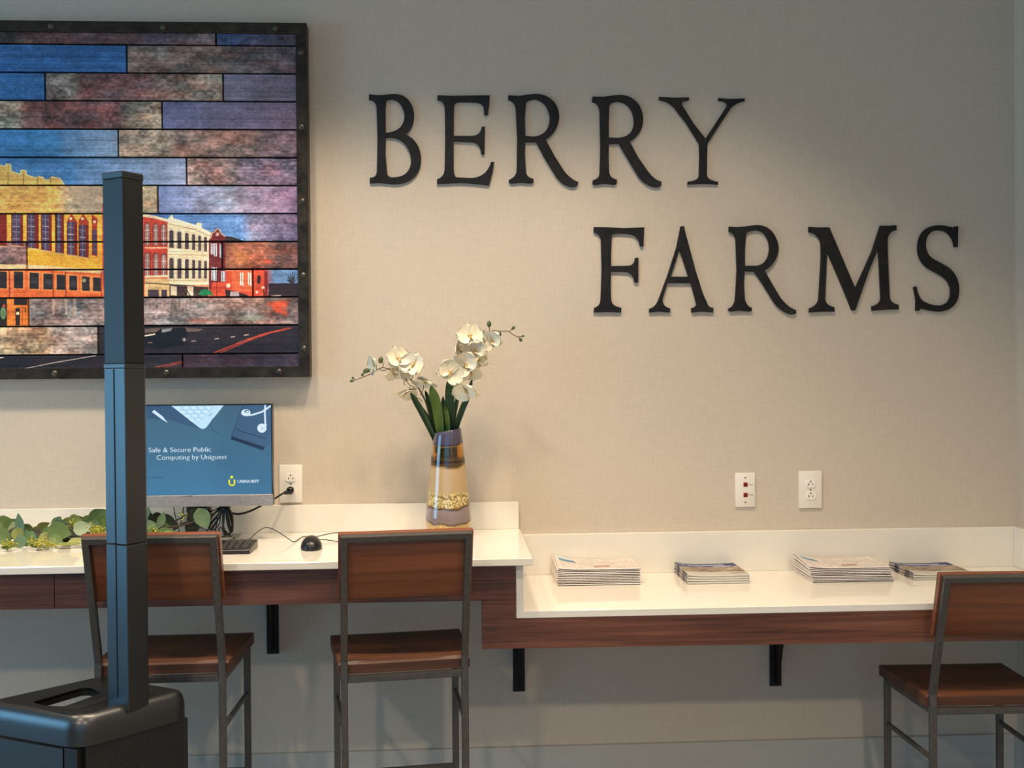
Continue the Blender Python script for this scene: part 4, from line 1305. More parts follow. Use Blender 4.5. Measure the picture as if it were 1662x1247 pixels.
# ================================================================== CHAIRS
def make_chair(name, H, bh, label, foot):
    """local frame: seat centre over the origin, front towards +Y; bh: height of the back rail above the seat"""
    t_ = thing(name, label, 'chair')
    fw_, rw_, dp_ = 0.189, 0.174, 0.156
    s = MB()
    n = 12
    th = 0.033
    pts = [(-rw_, -dp_), (rw_, -dp_), (fw_, dp_), (-fw_, dp_)]
    # dished seat board: gently hollow across its width, front edge eased
    vs_, fs = [], []
    NX, NY = 10, 8
    VR = [0, .028, .14, .3, .5, .7, .86, .975, 1]
    UR = [0, .018, .12, .25, .38, .5, .62, .75, .88, .982, 1]
    for lay in (0, 1):
        for j in range(NY + 1):
            v_ = VR[j]
            for i in range(NX + 1):
                u_ = UR[i]
                hw = rw_ + (fw_ - rw_) * v_
                x = -hw + 2 * hw * u_
                y = -dp_ + 2 * dp_ * v_
                if lay == 0:
                    dz = -0.006 * math.sin(PI * u_) * math.sin(PI * min(1, v_ * 1.0 + 0.0)) ** 0.5
                    e = 0.0
                    if i in (0, NX) or j == NY: e = 0.003
                    if j == 0: e = 0.008
                    vs_.append((x, y, H + dz - e))
                else:
                    vs_.append((x, y, H - th))
    M1 = (NX + 1) * (NY + 1)
    for j in range(NY):
        for i in range(NX):
            a = j * (NX + 1) + i
            fs.append((a, a + 1, a + NX + 2, a + NX + 1))
            fs.append((M1 + a, M1 + a + NX + 1, M1 + a + NX + 2, M1 + a + 1))
    rim = [i for i in range(NX + 1)] + [j * (NX + 1) + NX for j in range(1, NY + 1)] + [NY * (NX + 1) + i for i in range(NX - 1, -1, -1)] + [j * (NX + 1) for j in range(NY - 1, 0, -1)]
    for a, b in zip(rim, rim[1:] + rim[:1]):
        fs.append((b, a, M1 + a, M1 + b))
    s.add(vs_, fs)
    s.build('seat', MAT['seatwood'], t_, world=False, smooth=True)
    w = 0.018
    px_, py_ = 0.159, -dp_ - 0.0093
    top = H + bh
    lean = 0.093
    for sx in (-1, 1):
        m = MB()
        m.bar((sx * px_, py_, 0), (sx * px_, py_, H + 0.01), w, w, (0, 1, 0))
        m.bar((sx * px_, py_, H + 0.006), (sx * px_, py_ - lean, top), w, w, (0, 1, 0))
        m.build('rear_leg', MAT['steel'], t_, world=False)
        MB().bar((sx * 0.172, dp_ - 0.022, 0), (sx * 0.172, dp_ - 0.022, H - th), w, w, (0, 1, 0)).build('front_leg', MAT['steel'], t_, world=False)
        hs = H - 0.175
        MB().bar((sx * 0.161, py_ + w / 2, hs), (sx * 0.171, dp_ - 0.022 - w / 2, hs), 0.012, 0.012).build('side_stretcher', MAT['steel'], t_, world=False)
        MB().bar((sx * 0.161, py_ + w / 2, H - th - 0.010), (sx * 0.171, dp_ - 0.022 - w / 2, H - th - 0.010), 0.014, 0.019).build('side_rail', MAT['steel'], t_, world=False)
    MB().bar((-px_ - w / 2, py_ - lean, top), (px_ + w / 2, py_ - lean, top), w, w, (0, -lean, bh)).build('top_rail', MAT['steel'], t_, world=False)
    MB().bar((-px_ + w / 2, py_, H - th - 0.010), (px_ - w / 2, py_, H - th - 0.010), w, w).build('rear_rail', MAT['steel'], t_, world=False)
    MB().bar((-0.172 + w / 2, dp_ - 0.022, H - th - 0.010), (0.172 - w / 2, dp_ - 0.022, H - th - 0.010), 0.014, 0.019).build('front_rail', MAT['steel'], t_, world=False)
    MB().bar((-0.172 + w / 2, dp_ - 0.022, foot), (0.172 - w / 2, dp_ - 0.022, foot), 0.014, 0.014).build('foot_rail', MAT['steel'], t_, world=False)
    # back board lies on the front of the leaning posts, a little bowed
    b = MB()
    k0, k1 = 0.175, bh + 0.021
    hw = 0.173
    vs_, fs = [], []
    NX = 10
    d = Vector((0, -lean, bh)).normalized()
    nrm = Vector((0, bh, lean)).normalized()
    org = Vector((0, py_, H)) + nrm * (w / 2 + 0.0005)
    for lay, off in ((0, 0.0), (1, 0.020)):
        for kk in (k0, k0 + 0.004, k1 - 0.004, k1):
            for i in range(NX + 1):
                x = -hw + 2 * hw * i / NX
                e = 0.003 if kk in (k0, k1) else 0.0
                p = org + d * kk + nrm * ((off - e) if lay else e)
                vs_.append((x, p.y, p.z))
    M1 = 4 * (NX + 1)
    for j in range(3):
        for i in range(NX):
            a = j * (NX + 1) + i
            fs += [(a, a + 1, a + NX + 2, a + NX + 1), (M1 + a, M1 + a + NX + 1, M1 + a + NX + 2, M1 + a + 1)]
    rim = [i for i in range(NX + 1)] + [j * (NX + 1) + NX for j in range(1, 4)] + [3 * (NX + 1) + i for i in range(NX - 1, -1, -1)] + [j * (NX + 1) for j in (2, 1)]
    for a, c in zip(rim, rim[1:] + rim[:1]):
        fs.append((c, a, M1 + a, M1 + c))
    b.add(vs_, fs)
    b.build('backrest', MAT['chairwood'], t_, world=False, smooth=True)
    return t_


K_ = 0.945


def toward(x, y):
    return (x * K_, CAM.y + (y - CAM.y) * K_, 0)


stool = make_chair('counter_stool', 0.656, 0.338, 'wood and steel counter stool pulled up below the glass vase', 0.256)
stool.location, stool.rotation_euler = toward(-0.167, -0.272), (0, 0, math.radians(7.5))
st2 = copy_tree(stool)
st2.location, st2.rotation_euler = toward(-0.826, -0.245), (0, 0, math.radians(1.0))
tag(stool, group='counter stools')
tag(st2, 'wood and steel counter stool behind the black speaker column', 'chair', 'counter stools')
ch3 = make_chair('low_chair', 0.514, 0.338, 'low wood and steel chair at the lower counter by the right wall', 0.12)
ch3.location, ch3.rotation_euler = toward(1.556, -0.232), (0, 0, math.radians(-1.5))

# ================================================================== COLUMN SPEAKER
N_ = Vector((-0.868, -0.945)); R_ = Vector((-0.668, -0.735))
sp_c = Vector((-0.80, -0.85))
sp = thing('column_speaker', 'black column loudspeaker on a bass cabinet in front of the counter', 'speaker', (sp_c.x - 0.05, sp_c.y + 0.05, 0))
dr = (R_ - N_).normalized()
Rc, Lc = PZ(146, 1103, 0.625).xy, Vector((-1.16, -0.80))
dl = (Lc - N_).normalized()
quad = [N_, R_, Vector((-0.93, -0.585)), Lc]


def shrink(pts, d):
    c = sum(pts, Vector((0, 0))) / len(pts)
    return [p + (c - p).normalized() * d for p in pts]


def rounded(pts, rads, n=5):
    out = []
    m = len(pts)
    for i, p in enumerate(pts):
        a, b = pts[i - 1], pts[(i + 1) % m]
        r = rads[i]
        u, v = (a - p).normalized(), (b - p).normalized()
        s0, s1 = p + u * r, p + v * r
        for k in range(n + 1):
            t_ = k / n
            out.append(tuple(s0 * (1 - t_) ** 2 + p * 2 * t_ * (1 - t_) + s1 * t_ * t_))
    return out


cabq = [N_, R_, R_ + (Vector((-0.93, -0.585)) - R_) * 0.60, N_ + (Lc - N_) * 0.84]
MB().prism(rounded(shrink(cabq, 0.014), [0.02] * 4), 0.03, 0.545, bevel=0.004, seg=1).build('cabinet', MAT['plastic_matte'], sp, smooth=True)
MB().prism(rounded(shrink(cabq, 0.03), [0.02] * 4), 0.0, 0.03).build('foot', MAT['plastic_matte'], sp)
# side panel on the left face, grille on the right face
g0, g1 = N_ + dr * 0.016, R_ - dr * 0.006
nr = Vector((dr.y, -dr.x))
nl = Vector((dl.y, -dl.x)); nl = -nl if nl.dot(Vector((-1, -1))) < 0 else nl
nr = -nr if nr.dot(Vector((1, -1))) < 0 else nr
gr = MB()
vs_, fs = [], []
NG = 10
for k in range(NG + 1):
    s_ = k / NG
    bow = 0.004 * math.sin(PI * s_)
    for z in (0.06, 0.556):
        for off in (-0.02, 0.0):
            p = g0 + (g1 - g0) * s_ + nr * (bow + off)
            vs_.append((p.x, p.y, z))
for k in range(NG):
    a = k * 4
    fs += [(a + 1, a + 5, a + 7, a + 3), (a, a + 2, a + 6, a + 4), (a + 2, a + 3, a + 7, a + 6), (a, a + 4, a + 5, a + 1)]
fs += [(0, 1, 3, 2), (NG * 4, NG * 4 + 2, NG * 4 + 3, NG * 4 + 1)]
gr.add(vs_, fs)
gr.build('grille', MAT['grille'], sp, smooth=True, uvf=lambda p: (Vector((p.x, p.y)).dot(dr) + 2, p.z))
sd = MB()
l0, l1 = N_ + dl * 0.05, N_ + (Lc - N_) * 0.82
sd.add([(q.x, q.y, z) for z in (0.06, 0.548) for q in (l0, l1, l1 + nl * -0.02, l0 + nl * -0.02)], [(0, 1, 2, 3), (4, 7, 6, 5), (0, 4, 5, 1), (1, 5, 6, 2), (2, 6, 7, 3), (3, 7, 4, 0)])
sd.build('side_panel', MAT['plastic'], sp)
gs = MB()
q0, q1 = N_ + dl * 0.006, N_ + dl * 0.045
gs.add([(q.x, q.y, z) for z in (0.06, 0.552) for q in (q0, q1, q1 + nl * -0.02, q0 + nl * -0.02)], [(0, 1, 2, 3), (4, 7, 6, 5), (0, 4, 5, 1), (1, 5, 6, 2), (2, 6, 7, 3), (3, 7, 4, 0)])
gs.build('grille', MAT['grille'], sp, uvf=lambda p: (Vector((p.x, p.y)).dot(dl) + 2, p.z))
# domed top with the handle opening at the back
topq = rounded([N_ - (dr + dl) * 0.004 + nr * 0.005, R_ + dr * 0.006 + nr * 0.005, Vector((-0.93, -0.575)), Lc], [0.05, 0.05, 0.05, 0.05], 8)


def inset(poly, d):
    out, n_ = [], len(poly)
    cen = sum((Vector(p) for p in poly), Vector((0, 0))) / n_
    for q_ in range(n_):
        e_ = Vector(poly[(q_ + 1) % n_]) - Vector(poly[q_ - 1])
        nn_ = Vector((e_.y, -e_.x)).normalized()
        p_ = Vector(poly[q_])
        if nn_.dot(cen - p_) < 0:
            nn_ = -nn_
        out.append(tuple(p_ + nn_ * d))
    return out


ZT = 0.627
rl0, rl1 = Vector((-0.93, -0.575)), Lc
rdir = (rl1 - rl0).normalized()
cap = MB()
rings = []
for d_, z_ in ((0.012, 0.556), (0.0, 0.5565), (0.0, 0.590), (0.0012, 0.601), (0.004, 0.611), (0.009, 0.619), (0.015, 0.6245), (0.022, ZT)):
    rg = []
    for p_ in inset(topq, d_):
        z2 = z_
        along = (Vector(p_) - rl0).dot(rdir)
        off_ = abs((p_[0] - rl0.x) * rdir.y - (p_[1] - rl0.y) * rdir.x)
        if off_ < 0.03 and 0.02 < along < (rl1 - rl0).length - 0.02:      # the carrying handle at the back is a thin bar
            z2 = max(z2, 0.606)
        rg.append((p_[0], p_[1], z2))
    rings.append(rg)
nr_ = len(topq)
allv = [p_ for rg in rings for p_ in rg]
fcs = []
for a_ in range(len(rings) - 1):
    for q_ in range(nr_):
        fcs.append((a_ * nr_ + q_, a_ * nr_ + (q_ + 1) % nr_, (a_ + 1) * nr_ + (q_ + 1) % nr_, (a_ + 1) * nr_ + q_))
cap.add(allv, fcs)
hd = [PZ(x, y, ZT).xy for x, y in ((52, 1140), (70, 1145.5), (104, 1147), (165, 1125.5), (147, 1116.5), (132, 1117))]
hole = rounded(hd, [0.008] * 6, 3)
vs_, fs = curve_solid([inset(topq, 0.0215), hole], 0.004, 0.0)
cap.add([(v.x, v.y, ZT - 0.004 + v.z) for v in vs_], fs)
cap.build('top_cover', MAT['plastic'], sp, smooth=True)
hw_ = MB()
hm_ = len(hole)
hw_.add([(p_[0], p_[1], z_) for z_ in (0.607, ZT - 0.0005) for p_ in hole], [(q_, (q_ + 1) % hm_, hm_ + (q_ + 1) % hm_, hm_ + q_) for q_ in range(hm_)])
hw_.build('handle_opening', MAT['plastic_matte'], sp)
rec = [tuple(PZ(x, y, ZT).xy) for x, y in ((104, 1150), (130, 1150), (176, 1137), (176, 1130))]
MB().prism(rec, ZT - 0.003, ZT + 0.0006).build('recess_shade_plate', MAT['joint'], sp)  # raised black plate in place of the shade inside a grip recess
sm_ = [PZ(x, y, ZT) for x, y in ((8, 1138), (40, 1145.5), (80, 1153), (112, 1159), (130, 1158.5), (150, 1153), (166, 1149))]
MB().tube(smooth_path(sm_, 4), 0.0011, 6).build('cover_seam', MAT['joint'], sp)
# column: three stacked square sections
vd = (CAM.xy - sp_c).normalized()


def rot2(v, a):
    return Vector((v.x * math.cos(a) - v.y * math.sin(a), v.x * math.sin(a) + v.y * math.cos(a)))


ca, cbv = rot2(vd, math.radians(44)), rot2(vd, math.radians(-46))   # right-face and left-face normals
nL, nR = rot2(vd, math.radians(-50)), rot2(vd, math.radians(40))
FW = 0.072
fc = PZ(209, 1156, 0.626).xy - (CAM.xy - sp_c).normalized() * 0.043                          # front corner of the column


def colq(half_extra=0.0, chf=0.010):
    tL = Vector((nL.y, -nL.x)); tL = tL if (fc + tL * 0.01 - CAM.xy).length > 0 and tL.x < 0 else -tL
    tR = Vector((nR.y, -nR.x)); tR = tR if tR.x > 0 else -tR
    f0 = fc + (nL + nR) * half_extra
    w2 = FW + 2 * half_extra
    return [f0, f0 + tR * (w2 - chf), f0 + tR * w2 + tL * chf, f0 + tR * w2 + tL * (w2 - chf), f0 + tR * (w2 - chf) + tL * w2, f0 + tR * chf + tL * w2, f0 + tL * w2]


zj1, zj2, ztop = 1.009, 1.434, 1.897
base_z = 0.612
for z0, z1, nm in ((base_z, zj1 - 0.001, 'column_section'), (zj1 + 0.001, zj2 - 0.004, 'column_section')):
    MB().prism([tuple(p) for p in colq(0, 0.012)], z0, z1, bevel=0.0015, seg=1).build(nm, MAT['plastic'], sp)
# seam groove line on the left faces (a raised rib)
tL = Vector((nL.y, -nL.x)); tL = tL if tL.x < 0 else -tL
for z0, z1 in ((base_z + 0.03, zj1 - 0.002), (zj1 + 0.002, zj2 - 0.006)):
    rb = MB()
    c0 = fc + tL * (FW * 0.50)
    c1 = c0 + tL * 0.003
    rb.add([(q.x, q.y, z) for z in (z0, z1) for q in (c0, c1, c1 + nL * 0.0012, c0 + nL * 0.0012)], [(0, 1, 2, 3), (4, 7, 6, 5), (0, 4, 5, 1), (1, 5, 6, 2), (2, 6, 7, 3), (3, 7, 4, 0)])
    rb.build('seam_rib', MAT['plastic_matte'], sp)
MB().prism([tuple(p) for p in colq(0.0006, 0.012)], zj2 - 0.004, zj2 + 0.006, bevel=0.001, seg=1).build('joint_collar', MAT['plastic'], sp)
ar = MB().prism([tuple(p) for p in colq(-0.0008, 0.012)], zj2 + 0.006, ztop - 0.016, bevel=0.0015, seg=1).build('array_section', MAT['arrayplastic'], sp)
tR = Vector((nR.y, -nR.x)); tR = tR if tR.x > 0 else -tR
ag = MB()
c0, c1 = fc + tR * 0.003 + nR * 0.0, fc + tR * (FW - 0.013)
ag.add([(q.x, q.y, z) for z in (zj2 + 0.008, ztop - 0.018) for q in (c0 - nR * 0.004, c1 - nR * 0.004, c1 + nR * 0.0006, c0 + nR * 0.0006)], [(0, 1, 2, 3), (4, 7, 6, 5), (0, 4, 5, 1), (1, 5, 6, 2), (2, 6, 7, 3), (3, 7, 4, 0)])
ag.build('array_grille', MAT['plastic_matte'], ar, uvf=lambda p: (Vector((p.x, p.y)).dot(tR) + 2, p.z))
MB().prism([tuple(p) for p in colq(0.0008, 0.012)], ztop - 0.016, ztop, bevel=0.0025, seg=2).build('end_cap', MAT['plastic'], sp)

# ================================================================== VASE
vb = PZ(728, 868, UZ)
VX, VY = P(728, 860, -0.115).x, -0.115
vase = thing('glass_vase', 'tall banded glass vase in gold and lilac holding orchids', 'vase', (VX, VY, UZ))
vm_, nt, b = new_mat('banded_art_glass')
L = nt.links.new
tc = nt.nodes.new('ShaderNodeTexCoord')
sx = nt.nodes.new('ShaderNodeSeparateXYZ')
L(tc.outputs['Object'], sx.inputs[0])
nz = nt.nodes.new('ShaderNodeTexNoise'); nz.inputs['Scale'].default_value = 16; nz.inputs['Detail'].default_value = 2
L(tc.outputs['Object'], nz.inputs['Vector'])
w1 = nt.nodes.new('ShaderNodeMath'); w1.operation = 'MULTIPLY_ADD'; w1.inputs[1].default_value = 0.030; L(nz.outputs['Fac'], w1.inputs[0]); L(sx.outputs['Z'], w1.inputs[2])
w2 = nt.nodes.new('ShaderNodeMath'); w2.operation = 'MULTIPLY_ADD'; w2.inputs[1].default_value = -0.2; L(sx.outputs['Y'], w2.inputs[0]); L(w1.outputs[0], w2.inputs[2])
mr = nt.nodes.new('ShaderNodeMapRange'); mr.inputs['From Min'].default_value = 0.020; mr.inputs['From Max'].default_value = 0.342; L(w2.outputs[0], mr.inputs['Value'])
rp = nt.nodes.new('ShaderNodeValToRGB'); L(mr.outputs[0], rp.inputs['Fac'])
rp.color_ramp.interpolation = 'LINEAR'
stops = [(0.0, srgb(196, 150, 74)), (0.135, srgb(206, 160, 84)), (0.15, srgb(70, 44, 36)), (0.168, srgb(140, 122, 120)), (0.27, srgb(150, 134, 132)), (0.288, srgb(72, 50, 36)), (0.305, srgb(176, 140, 72)), (0.43, srgb(196, 168, 112)), (0.46, srgb(196, 166, 122)), (0.66, srgb(202, 172, 128)), (0.69, srgb(244, 198, 112)), (0.86, srgb(244, 200, 116)), (0.875, srgb(40, 28, 34)), (0.895, srgb(78, 70, 92)), (1.0, srgb(88, 82, 106))]
el = rp.color_ramp.elements
el[0].position, el[0].color = stops[0]
el[1].position, el[1].color = stops[-1]
for p_, c_ in stops[1:-1]:
    e_ = el.new(p_); e_.color = c_
# gold flakes in two of the bands
vo = nt.nodes.new('ShaderNodeTexVoronoi'); vo.inputs['Scale'].default_value = 230; L(tc.outputs['Object'], vo.inputs['Vector'])
fl = nt.nodes.new('ShaderNodeValToRGB'); L(vo.outputs['Color'], fl.inputs['Fac'])
fl.color_ramp.elements[0].position, fl.color_ramp.elements[0].color = 0.25, srgb(128, 98, 44)
fl.color_ramp.elements[1].position, fl.color_ramp.elements[1].color = 0.75, srgb(246, 226, 160)
mk_ = nt.nodes.new('ShaderNodeValToRGB'); L(mr.outputs[0], mk_.inputs['Fac'])
me_ = mk_.color_ramp.elements
me_[0].position, me_[0].color = 0.0, (0, 0, 0, 1)
me_[1].position, me_[1].color = 1.0, (0, 0, 0, 1)
for p_, c_ in ((0.03, 0.0), (0.09, 0.5), (0.135, 0.4), (0.145, 0), (0.30, 0), (0.31, 1), (0.42, 0.9), (0.445, 0.0)):
    e_ = me_.new(p_); e_.color = (c_, c_, c_, 1)
mxc = nt.nodes.new('ShaderNodeMix'); mxc.data_type = 'RGBA'
L(mk_.outputs['Color'], mxc.inputs[0]); L(rp.outputs['Color'], mxc.inputs[6]); L(fl.outputs['Color'], mxc.inputs[7])
L(mxc.outputs[2], b.inputs['Base Color'])
tr_ = nt.nodes.new('ShaderNodeValToRGB'); L(mr.outputs[0], tr_.inputs['Fac'])
te = tr_.color_ramp.elements
te[0].position, te[0].color = 0.0, (0.15, .15, .15, 1)
te[1].position, te[1].color = 1.0, (0.2, .2, .2, 1)
for p_, c_ in ((0.66, 0.15), (0.69, 1.0), (0.86, 1.0), (0.875, 0.2)):
    e_ = te.new(p_); e_.color = (c_, c_, c_, 1)
L(tr_.outputs['Color'], b.inputs['Transmission Weight'])
b.inputs['Roughness'].default_value = 0.06
b.inputs['Coat Weight'].default_value = 0.6
b.inputs['Coat Roughness'].default_value = 0.03
VP = [(0.0, 0.0), (0.045, 0.0), (0.058, 0.004), (0.0655, 0.014), (0.0702, 0.030), (0.0712, 0.045), (0.0704, 0.062), (0.0672, 0.095), (0.0640, 0.125), (0.0606, 0.158), (0.0574, 0.190), (0.0538, 0.224), (0.0506, 0.254), (0.0470, 0.285), (0.0432, 0.312), (0.0420, 0.322)]
prof = VP + [(0.0405, 0.324), (0.0390, 0.322), (0.0402, 0.310), (0.0436, 0.285), (0.047, 0.254), (0.0500, 0.232), (0.0440, 0.224), (0.0, 0.222)]
vo_ = MB().lathe(prof, 56).build('body', vm_, vase, world=False, smooth='all')
for v in vo_.data.vertices:                           # rim cut on a slant, rising to the right
    if v.co.z > 0.26:
        v.co.z += v.co.x * 0.16 * (v.co.z - 0.26) / 0.06


# ================================================================== ORCHIDS
def petal_mb(L_, W_, cup=0.25, tip=0.5, broad=0.55):
    """petal along +X from the origin, lying in XY, cupped towards +Z"""
    m = MB()
    NU, NV = 8, 6
    vs_, fs = [], []
    for i in range(NU + 1):
        u = i / NU
        wd = W_ * (math.sqrt(max(0.0, 1 - (2 * u ** 0.85 - 1) ** 2)) * 0.97 + 0.10 * (1 - u))
        for j in range(NV + 1):
            v = j / NV * 2 - 1
            z = cup * (L_ * 0.35 * (u * u) * -0.4 + W_ * 0.35 * v * v * (1 - 0.5 * u)) + 0.0012 * math.sin(9 * u + 4 * v)
            vs_.append((L_ * u - 0.10 * L_ * u * v * v, wd * v * 0.5, z))
    for i in range(NU):
        for j in range(NV):
            a = i * (NV + 1) + j
            fs.append((a, a + 1, a + NV + 2, a + NV + 1))
    m.add(vs_, fs)
    return m


PROTO = {}


def flower(par, px, py, y, size, yaw, pitch, roll=0.0, back=False):
    """flower facing -Y turned by yaw (about Z) and pitch; parts: column and lip mesh with five petals below"""
    c = P(px, py, y)
    rot = Euler((pitch, 0, yaw), 'XYZ').to_matrix() @ Matrix(((1, 0, 0), (0, 0, -1), (0, 1, 0))) @ Matrix.Rotation(roll, 3, 'Z')
    if 'f' not in PROTO:
        m = MB()
        m.sphere((0, 0, 0.005), 0.0045, 1, 0.9, 1.4, 10, 6)
        m.add([(-0.006, -0.002, 0.005), (0, -0.003, 0.010), (0.006, -0.002, 0.005), (0.0045, -0.010, 0.013), (0, -0.013, 0.010), (-0.0045, -0.010, 0.013), (0.009, 0.004, 0.011), (-0.009, 0.004, 0.011)], [(0, 1, 5), (1, 4, 5), (1, 3, 4), (1, 2, 3), (2, 6, 1), (0, 1, 7)])
        f = m.build('flower', MAT['lip'], par, world=False, smooth='all')
        PROTO['f'] = f.data
    else:
        f = bpy.data.objects.new('flower', PROTO['f'])
        f.parent = par
        COL.objects.link(f)
    f.matrix_basis = Matrix.Translation(c - par.location) @ (rot.to_4x4()) @ Matrix.Scale(size, 4)
    specs = [('petal', 0.050, 0.062, math.radians(14), 0.002), ('petal', 0.050, 0.062, math.radians(166), 0.002),
             ('sepal', 0.050, 0.038, math.radians(90), -0.001), ('sepal', 0.047, 0.034, math.radians(218), -0.001), ('sepal', 0.047, 0.034, math.radians(322), -0.001)]
    for nm, L_, W_, a, dz in specs:
        if nm not in PROTO:
            o = petal_mb(L_, W_, 0.55 if nm == 'petal' else 0.4).build(nm, MAT['petal'], f, world=False, smooth='all')
            PROTO[nm] = o.data
        else:
            o = bpy.data.objects.new(nm, PROTO[nm])
            o.parent = f
            COL.objects.link(o)
        o.matrix_basis = Matrix.Translation((0, 0, dz)) @ Matrix.Rotation(a + random.uniform(-.1, .1), 4, 'Z') @ Matrix.Rotation(random.uniform(-0.5, 0.0), 4, 'Y')
    return f


def blade(par, pts, w, mat, y0, y1):
    """strap leaf through photo points from the vase mouth up to its tip"""
    n = len(pts)
    cs = smooth_path([P(x, y, y0 + (y1 - y0) * i / (n - 1)) for i, (x, y) in enumerate(pts)], 6)
    m = MB()
    N2 = len(cs)
    vs_, fs = [], []
    for i, p in enumerate(cs):
        u = i / (N2 - 1)
        ww = w * min(1.0, 0.55 + u) * (1 if u < 0.72 else max(0.06, 1 - ((u - 0.72) / 0.28) ** 2))
        t_ = (cs[min(i + 1, N2 - 1)] - cs[max(i - 1, 0)]).normalized()
        s_ = t_.cross(Vector((0, -1, 0))).normalized()
        for k in (-1, 0, 1):
            vs_.append(p + s_ * (ww / 2 * k) + Vector((0, -0.004 * abs(k) - 0.001, 0)))
        for k in (-1, 0, 1):
            vs_.append(p + s_ * (ww / 2 * k) + Vector((0, -0.004 * abs(k) + 0.0005, 0)))
    for i in range(N2 - 1):
        a = i * 6
        fs += [(a, a + 1, a + 7, a + 6), (a + 1, a + 2, a + 8, a + 7), (a + 3, a + 9, a + 10, a + 4), (a + 4, a + 10, a + 11, a + 5), (a, a + 6, a + 9, a + 3), (a + 2, a + 5, a + 11, a + 8)]
    m.add(vs_, fs)
    return m.build('strap_leaf', mat, par, smooth=True)


OY = -0.115
obase = Vector((VX, VY, UZ + 0.225))
ol = thing('orchid_spray', 'white orchid spray arching left out of the vase', 'flowers', obase, 0, 'orchids in the vase')
orr = thing('orchid_spray', 'white orchid spray standing tall and leaning right out of the vase', 'flowers', obase, 0, 'orchids in the vase')


def stalk(par, pts, r, y0, y1, name='stalk', mat='stalk'):
    n = len(pts)
    return MB().tube(smooth_path([P(x, y, y0 + (y1 - y0) * i / max(1, n - 1)) for i, (x, y) in enumerate(pts)], 8), r, 7).build(name, MAT[mat], par, smooth=True)


def bud(par, px, py, y, r, ang=0.0):
    return MB().sphere(P(px, py, y), r, 0.85, 0.85, 1.15, 10, 8, rot=Matrix.Rotation(ang, 3, 'Y')).build('bud', MAT['bud'], par, smooth='all')


stalk(ol, [(716, 750), (708, 710), (697, 674), (690, 650), (677, 627), (667, 617), (659, 610), (648, 603), (634, 600), (627, 598), (621, 597), (615, 599), (606, 605), (590, 612), (573, 618)], [0.0028] * 30 + [0.0022] * 40 + [0.0014] * 43, -0.10, -0.16)
for pts_ in ([(686, 652), (679, 647), (675, 645)], [(682, 642), (686, 634), (688, 625)], [(667, 617), (670, 612), (671, 607)], [(646, 603), (646, 598), (645, 594)], [(673, 629), (666, 626), (661, 620), (658, 613)], [(652, 608), (642, 608), (636, 603)], [(621, 597), (622, 592), (621, 588)], [(628, 600), (622, 602), (616, 600)], [(603, 606), (599, 603)], [(590, 612), (589, 610)], [(576, 616), (573, 614)], [(665, 628), (664, 632), (663, 636)], [(657, 625), (655, 621)]):
    stalk(ol, pts_, 0.0012, -0.145, -0.15, 'stalk_twig')
for x, y, r, a in ((618, 584.5, .0095, .2), (594.5, 602, .0092, 1.2), (588.5, 608, .0050, .8), (572.5, 613.5, .0038, .4), (571, 618.5, .0055, 1.5)):
    bud(ol, x, y, -0.155, r, a)
flower(ol, 645, 583, -0.160, 0.92, 0.35, -0.35, 0.2)
flower(ol, 671, 594, -0.168, 0.95, -0.5, -0.3, -0.3)
flower(ol, 662, 601, -0.130, 0.85, 0.6, 0.35, 0.5)
flower(ol, 609, 593, -0.165, 0.74, -0.9, 0.1, 0.3)
flower(ol, 690, 618, -0.150, 0.86, -0.4, 1.0, 0.1)
flower(ol, 659, 635, -0.140, 0.84, 0.7, 0.95, -0.4)
flower(ol, 640, 606, -0.125, 0.70, 0.2, 0.8, 0.2)
blade(ol, [(708, 720), (695, 690), (682, 664), (666, 637)], 0.020, BLADEM[0], -0.10, -0.14)
blade(ol, [(714, 735), (707, 695), (700, 662), (690, 634)], 0.018, BLADEM[0], -0.10, -0.13)
blade(ol, [(720, 740), (714, 695), (708, 655), (699, 626)], 0.030, BLADEM[1], -0.105, -0.16)
blade(ol, [(708, 735), (701, 696), (690, 672), (672, 650)], 0.014, BLADEM[0], -0.10, -0.12)
stalk(orr, [(732, 750), (734, 700), (742, 660), (745, 640), (748, 612), (752, 590), (764, 566), (772, 552), (784, 538), (795, 538.5), (803, 536.5), (812, 538), (825, 538), (832, 543), (841, 547), (848, 546)], [0.0028] * 40 + [0.0022] * 30 + [0.0013] * 51, -0.10, -0.15)
for pts_ in ([(795, 539), (794.5, 534), (794, 529)], [(827, 538), (830, 535), (832, 533)], [(841, 547), (843, 549), (844.5, 551)], [(809, 538), (810.5, 541)], [(742, 570), (747, 571), (750, 574)], [(749, 610), (749, 605)], [(743, 632), (745, 625), (746, 618)], [(760, 643), (757, 638), (757, 634), (762, 628)]):
    stalk(orr, pts_, 0.0012, -0.148, -0.15, 'stalk_twig')
for x, y, r, a in ((793.8, 526, .0088, 0), (810.5, 543, .0072, .3), (833, 532.5, .0060, .7), (845, 551.5, .0060, -.5), (849, 545.5, .0042, 1.4)):
    bud(orr, x, y, -0.15, r, a)
flower(orr, 762, 546, -0.165, 0.95, 0.15, -0.30, 0.15)
flower(orr, 741, 566, -0.160, 0.90, 1.15, 0.0, 0.5)
flower(orr, 799, 553, -0.160, 0.84, -0.35, 0.15, 0.5)
flower(orr, 771, 569, -0.155, 0.90, -0.2, 0.1, 0.6)
flower(orr, 756, 593, -0.170, 0.98, -0.3, 0.05, 0.8)
flower(orr, 731, 605, -0.178, 0.98, 0.25, 0.05, -0.7)
flower(orr, 778, 585, -0.135, 0.70, -0.5, 0.3, 0.3)
flower(orr, 764, 606, -0.140, 0.78, 0.2, 0.4, -0.3)
flower(orr, 757, 633, -0.165, 0.98, -0.5, 0.65, 0.35)
